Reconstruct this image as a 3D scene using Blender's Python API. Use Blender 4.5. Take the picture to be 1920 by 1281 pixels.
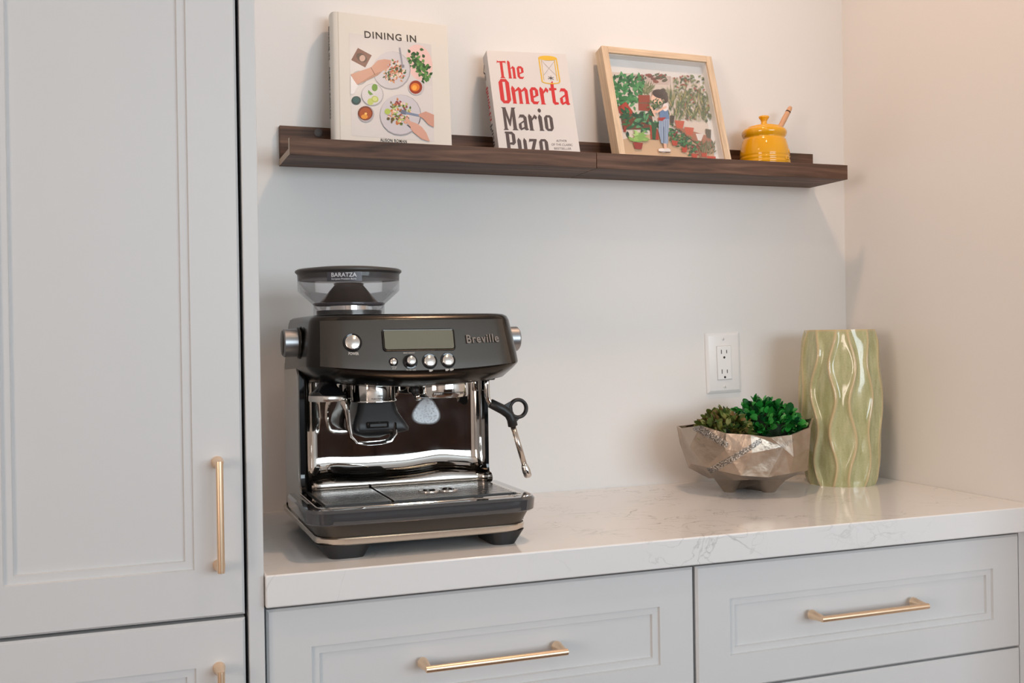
import bpy, math, random
import numpy as np
from mathutils import Matrix, Vector, Euler

for o in list(bpy.data.objects):
    bpy.data.objects.remove(o, do_unlink=True)
scene = bpy.context.scene
COL = scene.collection
PI = math.pi

# ---------------------------------------------------------------- camera
CAMX, CAMY, CAMZ = -0.21079, -1.86809, 1.2
FPX, YAW, PITCH, ROLL = 1978.43, 0.35133, -0.00493, -0.01498
cd = bpy.data.cameras.new('camera'); cam = bpy.data.objects.new('camera', cd); COL.objects.link(cam)
cd.sensor_width = 36.0; cd.sensor_fit = 'HORIZONTAL'; cd.lens = FPX / 1920 * 36.0; cd.clip_start = 0.05
_f = Vector((math.sin(YAW)*math.cos(PITCH), math.cos(YAW)*math.cos(PITCH), math.sin(PITCH)))
_r = Vector((math.cos(YAW), -math.sin(YAW), 0)); _u = _r.cross(_f)
_r2 = _r*math.cos(ROLL) + _u*math.sin(ROLL); _u2 = -_r*math.sin(ROLL) + _u*math.cos(ROLL)
cam.matrix_world = Matrix(((_r2.x, _u2.x, -_f.x, CAMX), (_r2.y, _u2.y, -_f.y, CAMY), (_r2.z, _u2.z, -_f.z, CAMZ), (0, 0, 0, 1)))
scene.camera = cam

# ---------------------------------------------------------------- light and exposure
vs = scene.view_settings
vs.view_transform = 'Standard'; vs.look = 'None'; vs.gamma = 1.0; vs.use_curve_mapping = False; vs.exposure = 0.0
w = bpy.data.worlds.new('daylight_world'); scene.world = w; w.use_nodes = True
w.node_tree.nodes['Background'].inputs[0].default_value = (0.80, 0.88, 1.0, 1)
w.node_tree.nodes['Background'].inputs[1].default_value = 0.1

def area_light(name, loc, target, sx, sy, power, color, shape='RECTANGLE', spread=180):
    d = bpy.data.lights.new(name, 'AREA'); d.shape = shape; d.size = sx
    if shape in ('RECTANGLE', 'ELLIPSE'): d.size_y = sy
    d.energy = power; d.color = color; d.spread = math.radians(spread)
    o = bpy.data.objects.new(name, d); COL.objects.link(o); o.location = loc
    o.rotation_euler = (Vector(target) - Vector(loc)).to_track_quat('-Z', 'Y').to_euler()
    return o
area_light('window_daylight', (1.85, -5.10, 1.70), (1.85, 0, 1.70), 3.3, 1.3, 129, (.785, .912, 1.0))
area_light('warm_side_fill', (-3.25, -3.3, 1.5), (0, -3.0, 1.4), 1.7, 1.4, 90, (1.0, .82, .70))  # added warm fill from the left, stands in for light bounced in the room
LAMPS = [(0.5, -1.25), (0.58, -0.53), (-1.1, -1.25), (2.3, -2.4)]  # last two are added, unseen: warm fill for tall cabinet and room
LPOW = [1.3, 6.0, 3.0, 1.5]; LCOL = [(1.0, .84, .6), (1.0, .63, .41), (1.0, .66, .42), (1.0, .7, .5)]
for i, (lx, ly) in enumerate(LAMPS):
    area_light('downlight_bulb', (lx, ly, 2.585), (lx, ly, 0), 0.11, 0.11, LPOW[i], LCOL[i], 'DISK', 150)  # the last two are the added warm fill

# ---------------------------------------------------------------- materials
MATS = {}
def mat(name, col, rough=0.5, metal=0.0, bump=0.0, bscale=300, var=0.0, vscale=6, stretch=(1, 1, 1), coat=0.0, spec=0.5, trans=0.0, emit=None, aniso=0.0, bdist=0.001, rvar=0.0):
    if name in MATS: return MATS[name]
    m = bpy.data.materials.new(name); m.use_nodes = True; MATS[name] = m
    nt = m.node_tree; n = nt.nodes; L = nt.links; b = n['Principled BSDF']
    b.inputs['Base Color'].default_value = (*col, 1); b.inputs['Roughness'].default_value = rough; b.inputs['Metallic'].default_value = metal
    b.inputs['Specular IOR Level'].default_value = spec; b.inputs['Coat Weight'].default_value = coat; b.inputs['Transmission Weight'].default_value = trans
    b.inputs['Coat Roughness'].default_value = 0.05
    b.inputs['Anisotropic'].default_value = aniso
    if emit: b.inputs['Emission Color'].default_value = (*emit[0], 1); b.inputs['Emission Strength'].default_value = emit[1]
    if bump or var or rvar:
        tc = n.new('ShaderNodeTexCoord'); mp = n.new('ShaderNodeMapping'); mp.inputs['Scale'].default_value = stretch
        L.new(tc.outputs['Object'], mp.inputs['Vector'])
    if bump:
        t = n.new('ShaderNodeTexNoise'); t.inputs['Scale'].default_value = bscale; t.inputs['Detail'].default_value = 3
        L.new(mp.outputs[0], t.inputs['Vector'])
        bp = n.new('ShaderNodeBump'); bp.inputs['Strength'].default_value = bump; bp.inputs['Distance'].default_value = bdist
        L.new(t.outputs['Fac'], bp.inputs['Height']); L.new(bp.outputs[0], b.inputs['Normal'])
    if var:
        t = n.new('ShaderNodeTexNoise'); t.inputs['Scale'].default_value = vscale; t.inputs['Detail'].default_value = 4
        L.new(mp.outputs[0], t.inputs['Vector'])
        r = n.new('ShaderNodeValToRGB'); r.color_ramp.elements[0].position = 0.3; r.color_ramp.elements[1].position = 0.7
        r.color_ramp.elements[0].color = (*[c*(1-var) for c in col], 1); r.color_ramp.elements[1].color = (*[min(1, c*(1+var)) for c in col], 1)
        L.new(t.outputs['Fac'], r.inputs[0]); L.new(r.outputs[0], b.inputs['Base Color'])
    if rvar:
        t = n.new('ShaderNodeTexNoise'); t.inputs['Scale'].default_value = vscale
        L.new(mp.outputs[0], t.inputs['Vector'])
        mr = n.new('ShaderNodeMapRange'); mr.inputs[1].default_value = .3; mr.inputs[2].default_value = .7
        mr.inputs[3].default_value = max(0, rough-rvar); mr.inputs[4].default_value = rough+rvar
        L.new(t.outputs['Fac'], mr.inputs[0]); L.new(mr.outputs[0], b.inputs['Roughness'])
    return m

def attr_mat(name, rough=0.5, coat=0.0, bump=0.0, bscale=200):
    m = mat(name, (1, 1, 1), rough, coat=coat, bump=bump, bscale=bscale); n = m.node_tree.nodes
    a = n.new('ShaderNodeAttribute'); a.attribute_name = 'Col'
    m.node_tree.links.new(a.outputs['Color'], n['Principled BSDF'].inputs['Base Color']); return m

def s2l(r, g, b):
    f = lambda c: (c/255/12.92 if c/255 <= .04045 else ((c/255+.055)/1.055)**2.4)
    return (f(r), f(g), f(b))

def clear_mat(name, tint=(1, 1, 1), gloss=0.6, rough=0.03, film=0.0, filmcol=(.5, .5, .5)):
    m = bpy.data.materials.new(name); m.use_nodes = True; MATS[name] = m
    nt = m.node_tree; n = nt.nodes; n.clear(); L = nt.links
    out = n.new('ShaderNodeOutputMaterial'); tr = n.new('ShaderNodeBsdfTransparent'); tr.inputs[0].default_value = (*tint, 1)
    gl = n.new('ShaderNodeBsdfGlossy'); gl.inputs['Roughness'].default_value = rough
    fr = n.new('ShaderNodeFresnel'); fr.inputs[0].default_value = 1.49
    mu = n.new('ShaderNodeMath'); mu.operation = 'MULTIPLY'; mu.inputs[1].default_value = gloss; L.new(fr.outputs[0], mu.inputs[0])
    mx = n.new('ShaderNodeMixShader'); L.new(mu.outputs[0], mx.inputs[0]); L.new(tr.outputs[0], mx.inputs[1]); L.new(gl.outputs[0], mx.inputs[2])
    last = mx
    if film:
        df = n.new('ShaderNodeBsdfDiffuse'); df.inputs[0].default_value = (*filmcol, 1)
        m2 = n.new('ShaderNodeMixShader'); m2.inputs[0].default_value = film; L.new(mx.outputs[0], m2.inputs[1]); L.new(df.outputs[0], m2.inputs[2]); last = m2
    L.new(last.outputs[0], out.inputs[0]); return m

M_WALL = mat('painted_wall', (0.78, 0.77, 0.755), 0.75, bump=.12, bscale=260, bdist=.0008)
M_CEIL = mat('ceiling_paint', (0.82, 0.82, 0.81), 0.9)
M_CAB = mat('cabinet_paint', (0.63, 0.635, 0.64), 0.42, bump=.04, bscale=500, bdist=.0004)
M_DARKGAP = mat('carcass_dark', (0.10, 0.095, 0.09), 0.8)
M_BRASS = mat('brushed_champagne_brass', (0.88, 0.65, 0.45), 0.38, 1.0, bump=.03, bscale=900, bdist=.0003)
M_WHITE = mat('white_plastic', (0.80, 0.80, 0.80), 0.28)
M_BLACK = mat('black_plastic', (0.012, 0.012, 0.013), 0.42)
M_GLOSSB = mat('gloss_black', (0.006, 0.006, 0.007), 0.08)
M_STEEL = mat('polished_steel', (0.74, 0.71, 0.68), 0.06, 1.0)
M_BRUSH = mat('brushed_steel', (0.62, 0.60, 0.57), 0.30, 1.0, bump=.05, bscale=700, stretch=(1, 1, 12), bdist=.0003)
M_BSTEEL = mat('black_stainless', (0.115, 0.107, 0.098), 0.33, 1.0, bump=.10, bscale=1100, stretch=(.03, 1, 1), bdist=.0002)
M_BODY = mat('black_stainless_dark', (0.05, 0.046, 0.042), 0.22, 1.0)
M_KNOB = mat('satin_grey_dial', (0.36, 0.36, 0.37), 0.36, 1.0)
M_CAP = mat('spun_steel', (0.80, 0.77, 0.73), 0.22, 1.0)
M_LCD = mat('lcd_glass', s2l(112, 112, 98), 0.12, spec=.6)
M_LETTER = mat('pale_print', (0.62, 0.58, 0.54), 0.4)
M_LOGO = mat('logo_metal', (0.34, 0.27, 0.23), 0.3, 1.0)

def wood_mat(name, c0, c1, c2, rough=0.45, axis='X', scale=1.0):
    m = bpy.data.materials.new(name); m.use_nodes = True; MATS[name] = m
    nt = m.node_tree; n = nt.nodes; L = nt.links; b = n['Principled BSDF']; b.inputs['Roughness'].default_value = rough; b.inputs['Specular IOR Level'].default_value = .35
    tc = n.new('ShaderNodeTexCoord'); mp = n.new('ShaderNodeMapping')
    st = {'X': (2.2, 34, 34), 'Y': (34, 2.2, 34), 'Z': (34, 34, 2.2)}[axis]
    mp.inputs['Scale'].default_value = [s*scale for s in st]
    L.new(tc.outputs['Object'], mp.inputs['Vector'])
    t = n.new('ShaderNodeTexNoise'); t.inputs['Scale'].default_value = 1.3; t.inputs['Detail'].default_value = 6; t.inputs['Distortion'].default_value = 1.4
    L.new(mp.outputs[0], t.inputs['Vector'])
    r = n.new('ShaderNodeValToRGB'); e = r.color_ramp.elements
    e[0].position = .28; e[0].color = (*c0, 1); e[1].position = .72; e[1].color = (*c2, 1)
    k = e.new(.5); k.color = (*c1, 1)
    L.new(t.outputs['Fac'], r.inputs[0])
    t2 = n.new('ShaderNodeTexNoise'); t2.inputs['Scale'].default_value = 9; t2.inputs['Detail'].default_value = 2; L.new(mp.outputs[0], t2.inputs['Vector'])
    mx = n.new('ShaderNodeMix'); mx.data_type = 'RGBA'; mx.blend_type = 'MULTIPLY'; mx.inputs[0].default_value = .45
    L.new(r.outputs[0], mx.inputs[6]); L.new(t2.outputs['Fac'], mx.inputs[7])
    gm = n.new('ShaderNodeMix'); gm.data_type = 'RGBA'; gm.blend_type = 'MULTIPLY'; gm.inputs[0].default_value = 1; gm.inputs[7].default_value = (1.3, 1.3, 1.3, 1)
    L.new(mx.outputs[2], gm.inputs[6]); L.new(gm.outputs[2], b.inputs['Base Color'])
    bp = n.new('ShaderNodeBump'); bp.inputs['Strength'].default_value = .08; bp.inputs['Distance'].default_value = .0005
    L.new(t2.outputs['Fac'], bp.inputs['Height']); L.new(bp.outputs[0], b.inputs['Normal'])
    return m
M_WALNUT = wood_mat('walnut_laminate', s2l(48, 32, 23), s2l(90, 64, 49), s2l(120, 90, 71), .56)
M_WALNUT_EDGE = mat('laminate_edge', s2l(170, 150, 130), .5)
M_PALEWOOD = wood_mat('pale_frame_wood', s2l(200, 174, 146), s2l(210, 186, 158), s2l(220, 197, 170), .55, 'Z')
M_PALEWOODX = wood_mat('pale_frame_wood_rail', s2l(200, 174, 146), s2l(210, 186, 158), s2l(220, 197, 170), .55, 'X')
M_FLOOR = wood_mat('brown_oak_floor', s2l(72, 48, 34), s2l(96, 66, 48), s2l(116, 84, 62), .35, 'X', .5)
M_ISLAND = wood_mat('dark_brown_veneer', s2l(48, 30, 22), s2l(66, 42, 31), s2l(84, 56, 42), .4, 'Z', .5)

def quartz():
    m = bpy.data.materials.new('veined_white_quartz'); m.use_nodes = True; nt = m.node_tree; n = nt.nodes; L = nt.links; b = n['Principled BSDF']
    b.inputs['Roughness'].default_value = .10
    tc = n.new('ShaderNodeTexCoord')
    def noise(scale, detail, dist, off, sc=(1, 1, 1)):
        mp = n.new('ShaderNodeMapping'); mp.inputs['Location'].default_value = off; mp.inputs['Scale'].default_value = sc; L.new(tc.outputs['Object'], mp.inputs[0])
        t = n.new('ShaderNodeTexNoise'); t.inputs['Scale'].default_value = scale; t.inputs['Detail'].default_value = detail; t.inputs['Distortion'].default_value = dist
        L.new(mp.outputs[0], t.inputs[0]); return t.outputs['Fac']
    def math_(op, a, bb=None, clamp=False):
        k = n.new('ShaderNodeMath'); k.operation = op; k.use_clamp = clamp
        for i, v in enumerate((a, bb)):
            if v is None: continue
            if isinstance(v, (int, float)): k.inputs[i].default_value = v
            else: L.new(v, k.inputs[i])
        return k.outputs[0]
    def vein(scale, wdt, off, sc):
        f = noise(scale, 5, .6, off, sc)
        d = math_('ABSOLUTE', math_('SUBTRACT', f, .5))
        return math_('SUBTRACT', 1.0, math_('DIVIDE', d, wdt), True)
    v1 = vein(7, .009, (.3, 1.2, 0), (.75, 1.25, 1)); v2 = vein(14, .012, (2.3, .2, 0), (.8, 1.1, 1)); v3 = vein(4, .005, (5.3, 3.2, 0), (1, 1, 1))
    # where the marbling gathers: a cloud over the middle of the slab
    sx = n.new('ShaderNodeSeparateXYZ'); L.new(tc.outputs['Object'], sx.inputs[0])
    dx = math_('MULTIPLY', math_('SUBTRACT', sx.outputs[0], .66), 2.6); dy = math_('MULTIPLY', math_('SUBTRACT', sx.outputs[1], -.30), 2.2)
    rr = math_('SQRT', math_('ADD', math_('MULTIPLY', dx, dx), math_('MULTIPLY', dy, dy)))
    cloud = math_('SUBTRACT', 1.15, math_('ADD', rr, math_('MULTIPLY', math_('SUBTRACT', noise(5, 3, 0, (9, 1, 0)), .5), 1.2)), True)
    patch = math_('MULTIPLY', math_('SUBTRACT', noise(9, 2, .3, (4, 7, 1)), .42), 5, True)
    vv = math_('ADD', math_('MULTIPLY', math_('MAXIMUM', v1, math_('MULTIPLY', v2, .75)), math_('MULTIPLY', cloud, patch)), math_('MULTIPLY', math_('MULTIPLY', v3, .35), patch), True)
    mx = n.new('ShaderNodeMix'); mx.data_type = 'RGBA'; mx.inputs[6].default_value = (.765, .765, .765, 1); mx.inputs[7].default_value = (.34, .33, .33, 1)
    L.new(vv, mx.inputs[0]); L.new(mx.outputs[2], b.inputs['Base Color'])
    return m
M_QUARTZ = quartz()

# ---------------------------------------------------------------- mesh helpers
class MB:
    def __init__(s): s.v = []; s.f = []; s.mi = []; s.sm = []; s.col = []; s.M = None; s.cur = 0; s.smooth = False; s.c = (1, 1, 1)
    def add(s, vs_, fs):
        b = len(s.v)
        for p in vs_:
            s.v.append(tuple(s.M @ Vector(p)) if s.M is not None else tuple(p))
        for f in fs: s.f.append(tuple(b+i for i in f)); s.mi.append(s.cur); s.sm.append(s.smooth); s.col.append(s.c)
        return s
    def box(s, x0, x1, y0, y1, z0, z1):
        v = [(x, y, z) for x in (x0, x1) for y in (y0, y1) for z in (z0, z1)]
        return s.add(v, [(0, 1, 3, 2), (4, 6, 7, 5), (0, 4, 5, 1), (2, 3, 7, 6), (0, 2, 6, 4), (1, 5, 7, 3)])
    def rings(s, rings, close=True, cap0=True, cap1=True):
        n = len(rings[0]); v = [p for r in rings for p in r]; f = []
        for j in range(len(rings)-1):
            for i in range(n if close else n-1):
                k = (i+1) % n; f.append((j*n+i, j*n+k, (j+1)*n+k, (j+1)*n+i))
        if cap0: f.append(tuple(range(n-1, -1, -1)))
        if cap1: f.append(tuple((len(rings)-1)*n+i for i in range(n)))
        return s.add(v, f)
    def lathe(s, prof, cx=0, cy=0, n=48, cap0=True, cap1=True, a0=0, a1=None):
        if a1 is None:
            return s.rings([[(cx+r*math.cos(2*PI*i/n), cy+r*math.sin(2*PI*i/n), z) for i in range(n)] for r, z in prof], True, cap0, cap1)
        return s.rings([[(cx+r*math.cos(a0+(a1-a0)*i/n), cy+r*math.sin(a0+(a1-a0)*i/n), z) for i in range(n+1)] for r, z in prof], False, False, False)
    def tube(s, pts, rad, n=16, cap=True):
        pts = [Vector(p) for p in pts]; R = rad if isinstance(rad, (list, tuple)) else [rad]*len(pts)
        rg = []; t0 = (pts[1]-pts[0]).normalized(); up = Vector((0, 0, 1)) if abs(t0.z) < .9 else Vector((1, 0, 0)); a = t0.cross(up).normalized()
        for i, p in enumerate(pts):
            t = ((pts[min(i+1, len(pts)-1)]-p).normalized()*(1 if i < len(pts)-1 else 0) + ((p-pts[max(i-1, 0)]).normalized() if i else Vector())).normalized()
            a = (a - t*a.dot(t)).normalized(); b = t.cross(a)
            rg.append([tuple(p+(a*math.cos(2*PI*k/n)+b*math.sin(2*PI*k/n))*R[i]) for k in range(n)])
        return s.rings(rg, True, cap, cap)
    def prism(s, poly, z0, z1):
        n = len(poly); v = [(x, y, z0) for x, y in poly]+[(x, y, z1) for x, y in poly]
        return s.add(v, [tuple(range(n-1, -1, -1)), tuple(range(n, 2*n))]+[(i, (i+1) % n, n+(i+1) % n, n+i) for i in range(n)])
    def build(s, name, m, parent=None, local=False, bevel=0, seg=2, colattr=False, solid=0, auto=None):
        me = bpy.data.meshes.new(name)
        off = Vector((0, 0, 0))
        if parent is not None and not local:
            p = parent
            while p is not None: off += p.location; p = p.parent
        me.from_pydata([(x-off.x, y-off.y, z-off.z) for x, y, z in s.v], [], s.f)
        for q in (m if isinstance(m, (list, tuple)) else [m]): me.materials.append(q)
        me.polygons.foreach_set('material_index', s.mi); me.polygons.foreach_set('use_smooth', s.sm)
        if colattr:
            a = me.color_attributes.new('Col', 'FLOAT_COLOR', 'CORNER'); d = []
            for p, c in zip(me.polygons, s.col): d += [*c, 1.0]*p.loop_total
            a.data.foreach_set('color', d)
        me.update()
        if auto is not None: me.set_sharp_from_angle(angle=math.radians(auto))
        o = bpy.data.objects.new(name, me); COL.objects.link(o)
        if parent is not None: o.parent = parent
        if bevel:
            bv = o.modifiers.new('bevel', 'BEVEL'); bv.width = bevel; bv.segments = seg; bv.limit_method = 'ANGLE'; bv.angle_limit = math.radians(35)
        if solid:
            sd = o.modifiers.new('solid', 'SOLIDIFY'); sd.thickness = solid; sd.offset = 0
        return o
def mb(smooth=False, M=None):
    b = MB(); b.smooth = smooth; b.M = M; return b
def box(name, m, parent, b, bevel=0, local=False, seg=2):
    return mb(True if bevel else False).box(*b).build(name, m, parent, local, bevel, seg, auto=30 if bevel else None)
def empty(name, loc, label=None, cat=None, group=None, rot=None):
    o = bpy.data.objects.new(name, None); COL.objects.link(o); o.location = loc; o.empty_display_size = .05
    if rot: o.rotation_euler = rot
    if label: tag(o, label, cat, group)
    return o
def tag(o, label, cat, group=None):
    o['label'] = label; o['category'] = cat
    if group: o['group'] = group
    return o
def struct(o): o['kind'] = 'structure'; return o
def text_obj(name, s, size, M, m, parent, local=True, extrude=0.0002, width=None, align='LEFT', space=1.0, bold=0.0):
    """Flat lettering as a mesh. M maps (right, up, outward) text space into the parent's space."""
    cu = bpy.data.curves.new(name, 'FONT'); cu.body = s; cu.size = size; cu.align_x = align; cu.extrude = extrude; cu.space_character = space; cu.offset = bold; cu.resolution_u = 4
    tmp = bpy.data.objects.new('tmp', cu); COL.objects.link(tmp)
    dg = bpy.context.evaluated_depsgraph_get(); me = bpy.data.meshes.new_from_object(tmp.evaluated_get(dg)); bpy.data.objects.remove(tmp)
    me.name = name
    if width:
        xs = [v.co.x for v in me.vertices]; k = width/(max(xs)-min(xs))
        me.transform(Matrix.Diagonal((k, 1, 1, 1)))
    me.transform(M); me.materials.clear(); me.materials.append(m)
    o = bpy.data.objects.new(name, me); COL.objects.link(o); o.parent = parent
    return o
def frame(origin, right, up):
    r = Vector(right).normalized(); u = Vector(up); u = (u - r*u.dot(r)).normalized(); n_ = r.cross(u)
    return Matrix(((r.x, u.x, n_.x, origin[0]), (r.y, u.y, n_.y, origin[1]), (r.z, u.z, n_.z, origin[2]), (0, 0, 0, 1)))

# ---------------------------------------------------------------- measured sizes (metres)
ZC = 0.9015            # worktop height
XW = 1.2332            # right-hand wall
XP = -0.0495           # niche side of the tall cabinet's end panel
DT = 0.4966            # tall cabinet front
DC = 0.508             # worktop front
DD = 0.488             # drawer fronts
H_ROOM = 2.6

# ---------------------------------------------------------------- the room
struct(mb().box(-3.3, 3.9, -5.3, .15, -.1, 0).build('floor', M_FLOOR))
struct(mb().box(-3.3, 3.9, -5.3, .15, H_ROOM, H_ROOM+.1).build('ceiling', M_CEIL))
struct(mb().box(-3.3, 3.9, 0, .12, 0, H_ROOM).build('wall_back', M_WALL))
struct(mb().box(XW, XW+.12, -.80, 0, 0, H_ROOM).build('wall_right', M_WALL))
struct(mb().box(3.8, 3.9, -5.2, 0, 0, H_ROOM).build('wall_far_right', M_WALL))
def wall_hole(name, along, fixed, a0, a1, h0, h1, lo, hi, thick):
    b = mb()
    def seg(p0, p1, z0, z1):
        if along == 'X': b.box(p0, p1, fixed-thick, fixed, z0, z1)
        else: b.box(fixed-thick, fixed, p0, p1, z0, z1)
    seg(lo, a0, 0, H_ROOM); seg(a1, hi, 0, H_ROOM); seg(a0, a1, 0, h0); seg(a0, a1, h1, H_ROOM)
    return struct(b.build(name, M_WALL))
wall_hole('wall_rear', 'X', -5.0, .15, 3.55, 1.02, 2.38, -3.2, 3.8, .15)
wall_hole('wall_left', 'Y', -3.1, -4.2, -2.4, .78, 2.22, -5.0, 0, .1)
M_PANE = clear_mat('window_glass', gloss=.5)
def window(name, along, fixed, a0, a1, h0, h1, nm):
    r = empty(name, ((a0+a1)/2 if along == 'X' else fixed, fixed if along == 'X' else (a0+a1)/2, h0)); struct(r)
    B = lambda b, p0, p1, d0, d1, z0, z1: b.box(p0, p1, fixed+d0, fixed+d1, z0, z1) if along == 'X' else b.box(fixed+d0, fixed+d1, p0, p1, z0, z1)
    f = mb(); B(f, a0, a1, -.07, -.02, h0, h0+.05); B(f, a0, a1, -.07, -.02, h1-.05, h1); B(f, a0, a0+.05, -.07, -.02, h0, h1); B(f, a1-.05, a1, -.07, -.02, h0, h1)
    f.build('window_frame', M_WHITE, r)
    for k in range(1, nm):
        x = a0+(a1-a0)*k/nm; B(mb(), x-.025, x+.025, -.07, -.02, h0, h1).build('mullion', M_WHITE, r)
    for k in range(nm):
        x0 = a0+(a1-a0)*k/nm; x1 = a0+(a1-a0)*(k+1)/nm
        B(mb(), x0+.02, x1-.02, -.05, -.046, h0+.03, h1-.03).build('pane', M_PANE, r)
window('window_1', 'X', -5.0, .15, 3.55, 1.02, 2.38, 3)
window('added_window', 'Y', -3.1, -4.2, -2.4, .78, 2.22, 2)  # added side window, out of view, only there for the warm fill
for i, (lx, ly) in enumerate(LAMPS):
    o = empty('recessed_downlight', (lx, ly, H_ROOM-.012), ['white recessed downlight in the ceiling above the coffee counter', 'white recessed downlight in the ceiling right over the worktop edge',
              'white recessed downlight added unseen in the ceiling to warm the tall cabinet', 'white recessed downlight added unseen in the ceiling past the short wall'][i], 'ceiling light', 'recessed ceiling downlights')
    mb(True).lathe([(.060, H_ROOM-.012), (.078, H_ROOM-.010), (.080, H_ROOM), (.058, H_ROOM)], lx, ly, 32, False, False).build('trim_ring', M_WHITE, o)
sb = empty('added_sideboard', (1.0, -4.3, 0), 'dark brown wooden cabinet added unseen for the steel panel to reflect', 'added_sideboard')  # added behind the camera to darken what the polished panel mirrors
box('body', M_ISLAND, sb, (-.3, 2.3, -4.6, -4.05, .06, .96)); box('added_top', M_ISLAND, sb, (-.33, 2.33, -4.62, -4.02, .96, 1.0), .004)
box('plinth', M_DARKGAP, sb, (-.27, 2.27, -4.57, -4.1, 0, .06))
for k in range(4): box('door', M_ISLAND, sb, (-.29+k*.65, .33+k*.65, -4.05, -4.03, .09, .94), .003)

# ---------------------------------------------------------------- cabinets
def panel_front(x0, x1, z0, z1, yf, mx, mz0, mz1, t=.019, band=.0107, step=.004):
    """Cabinet front with an edge chamfer and a twice-stepped recessed centre."""
    b = mb()
    def ring(ix, iz0, iz1, y): return [(x0+ix, y, z0+iz0), (x1-ix, y, z0+iz0), (x1-ix, y, z1-iz1), (x0+ix, y, z1-iz1)]
    e = .0012
    R = [ring(0, 0, 0, yf+t), ring(0, 0, 0, yf+.0035), ring(.003, .003, .003, yf), ring(mx, mz0, mz1, yf), ring(mx+e, mz0+e, mz1+e, yf+step),
         ring(mx+band, mz0+band, mz1+band, yf+step), ring(mx+band+e, mz0+band+e, mz1+band+e, yf+2*step)]
    return b.rings(R, True, True, True)
def pull(parent, p0, p1, y, proud=.030):
    """Slim round bar pull on two flared posts, running from p0 to p1 (x, z) in front of the face at y."""
    b = mb(True); a = Vector((p0[0], y, p0[1])); c = Vector((p1[0], y, p1[1])); o = Vector((0, -proud, 0))
    d = (c-a).normalized()
    b.tube([a+o-d*.0045, a+o-d*.004, a+o, c+o, c+o+d*.004, c+o+d*.0045], [.0028, .0044, .0046, .0046, .0044, .0028], 16)
    for q in (a, c): b.tube([q, q+o*.12, q+o*.55, q+o], [.0078, .0076, .0058, .0046], 16)
    return b.build('handle', M_BRASS, parent, auto=40)

tc_ = empty('tall_cabinet', (-.24, -DT, 0), 'tall grey panelled cabinet with brass bar pulls beside the coffee niche', 'cabinet')
box('carcass', M_DARKGAP, tc_, (-.41, -.0705, -.470, -.003, .10, 2.45))
box('end_panel', M_CAB, tc_, (-.0693, XP, -DT, -.003, 0, 2.5), .0012)
box('plinth', M_CAB, tc_, (-.41, -.0705, -.43, -.41, 0, .10))
XD0, XD1 = -.4110, -.0737
du = panel_front(XD0, XD1, .8529, 2.44, -DT, .0605, .061, .061).build('door', M_CAB, tc_)
pull(du, (-.1045, 1.0475), (-.1045, .918), -DT)
dl = panel_front(XD0, XD1, .105, .8485, -DT, .0605, .061, .057).build('door', M_CAB, tc_)
pull(dl, (-.1065, .7890), (-.1065, .6595), -DT)

def base_unit(x0, x1, loc, label, px0, px1):
    r = empty('base_cabinet', loc, label, 'cabinet', 'drawer units under the worktop')
    box('carcass', M_DARKGAP, r, (x0+.004, x1-.004, -.462, -.004, .10, .858)); box('plinth', M_CAB, r, (x0, x1, -.42, -.40, 0, .10))
    rows = [(.6630, .8525, .0505, .053), (.385, .6598, .06, .06), (.105, .3818, .06, .06)]
    for i, (z0, z1, a, c) in enumerate(rows):
        d = panel_front(x0, x1, z0, z1, -DD, .057, a, c).build('drawer', M_CAB, r)
        zz = .7605 if i == 0 else (z0+z1)/2
        pull(d, (px0, zz), (px1, zz), -DD)
    return r
base_unit(-.0462, .5768, (.265, -DD, 0), 'grey drawer unit below the espresso machine, next to the tall cabinet', .1600, .3555)
base_unit(.5812, 1.2025, (.89, -DD, 0), 'grey drawer unit below the metal bowl and green vase, next to the bare wall', .7845, .9795)
struct(box('trim_1', M_CAB, None, (1.2055, XW-.0005, -.484, -.466, 0, .8585), .001))
wt = mb(True).box(XP+.0006, XW-.0006, -DC, -.0008, ZC-.0416, ZC).build('worktop', M_QUARTZ, None, bevel=.0022, seg=3, auto=30)
tag(wt, 'white quartz worktop with fine grey veins over the drawers', 'worktop')

# ---------------------------------------------------------------- picture ledges
SX0, SX1, SZ = .0464, 1.1464, 1.5026
SM = (SX0+SX1)/2 + .001
def ledge(x0, x1, label):
    r = empty('picture_ledge', ((x0+x1)/2, 0, SZ), label, 'shelf', 'wall ledges joined end to end')
    box('back_board', M_WALNUT, r, (x0, x1, -.012, -.0003, SZ+.012, SZ+.0693), .0006)
    box('bottom_board', M_WALNUT, r, (x0, x1, -.1115, -.0003, SZ, SZ+.0117), .0006)
    box('front_lip', M_WALNUT, r, (x0, x1, -.124, -.112, SZ, SZ+.0285), .0008)
    e = mb(); e.box(x0-.0004, x0, -.1236, -.1124, SZ+.0004, SZ+.028); e.box(x0-.0004, x0, -.112, -.001, SZ+.0006, SZ+.0113)
    return r, e
r1, e1 = ledge(SX0, SM-.0004, 'dark walnut picture ledge carrying the two books'); e1.build('edge_banding', M_WALNUT_EDGE, r1)
mb(True).lathe([(.0075, 0), (.0075, .0008), (.0068, .0012)], n=24).build('screw_cover', mat('grey_screw_cover', s2l(92, 86, 84), .5), r1, True).matrix_local = Matrix.Translation((.1132-(SX0+SM-.0004)/2, -.012, .0598)) @ Euler((PI/2, 0, 0)).to_matrix().to_4x4()
r2, e2 = ledge(SM+.0004, SX1, 'dark walnut picture ledge carrying the framed picture and yellow pot')

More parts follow.
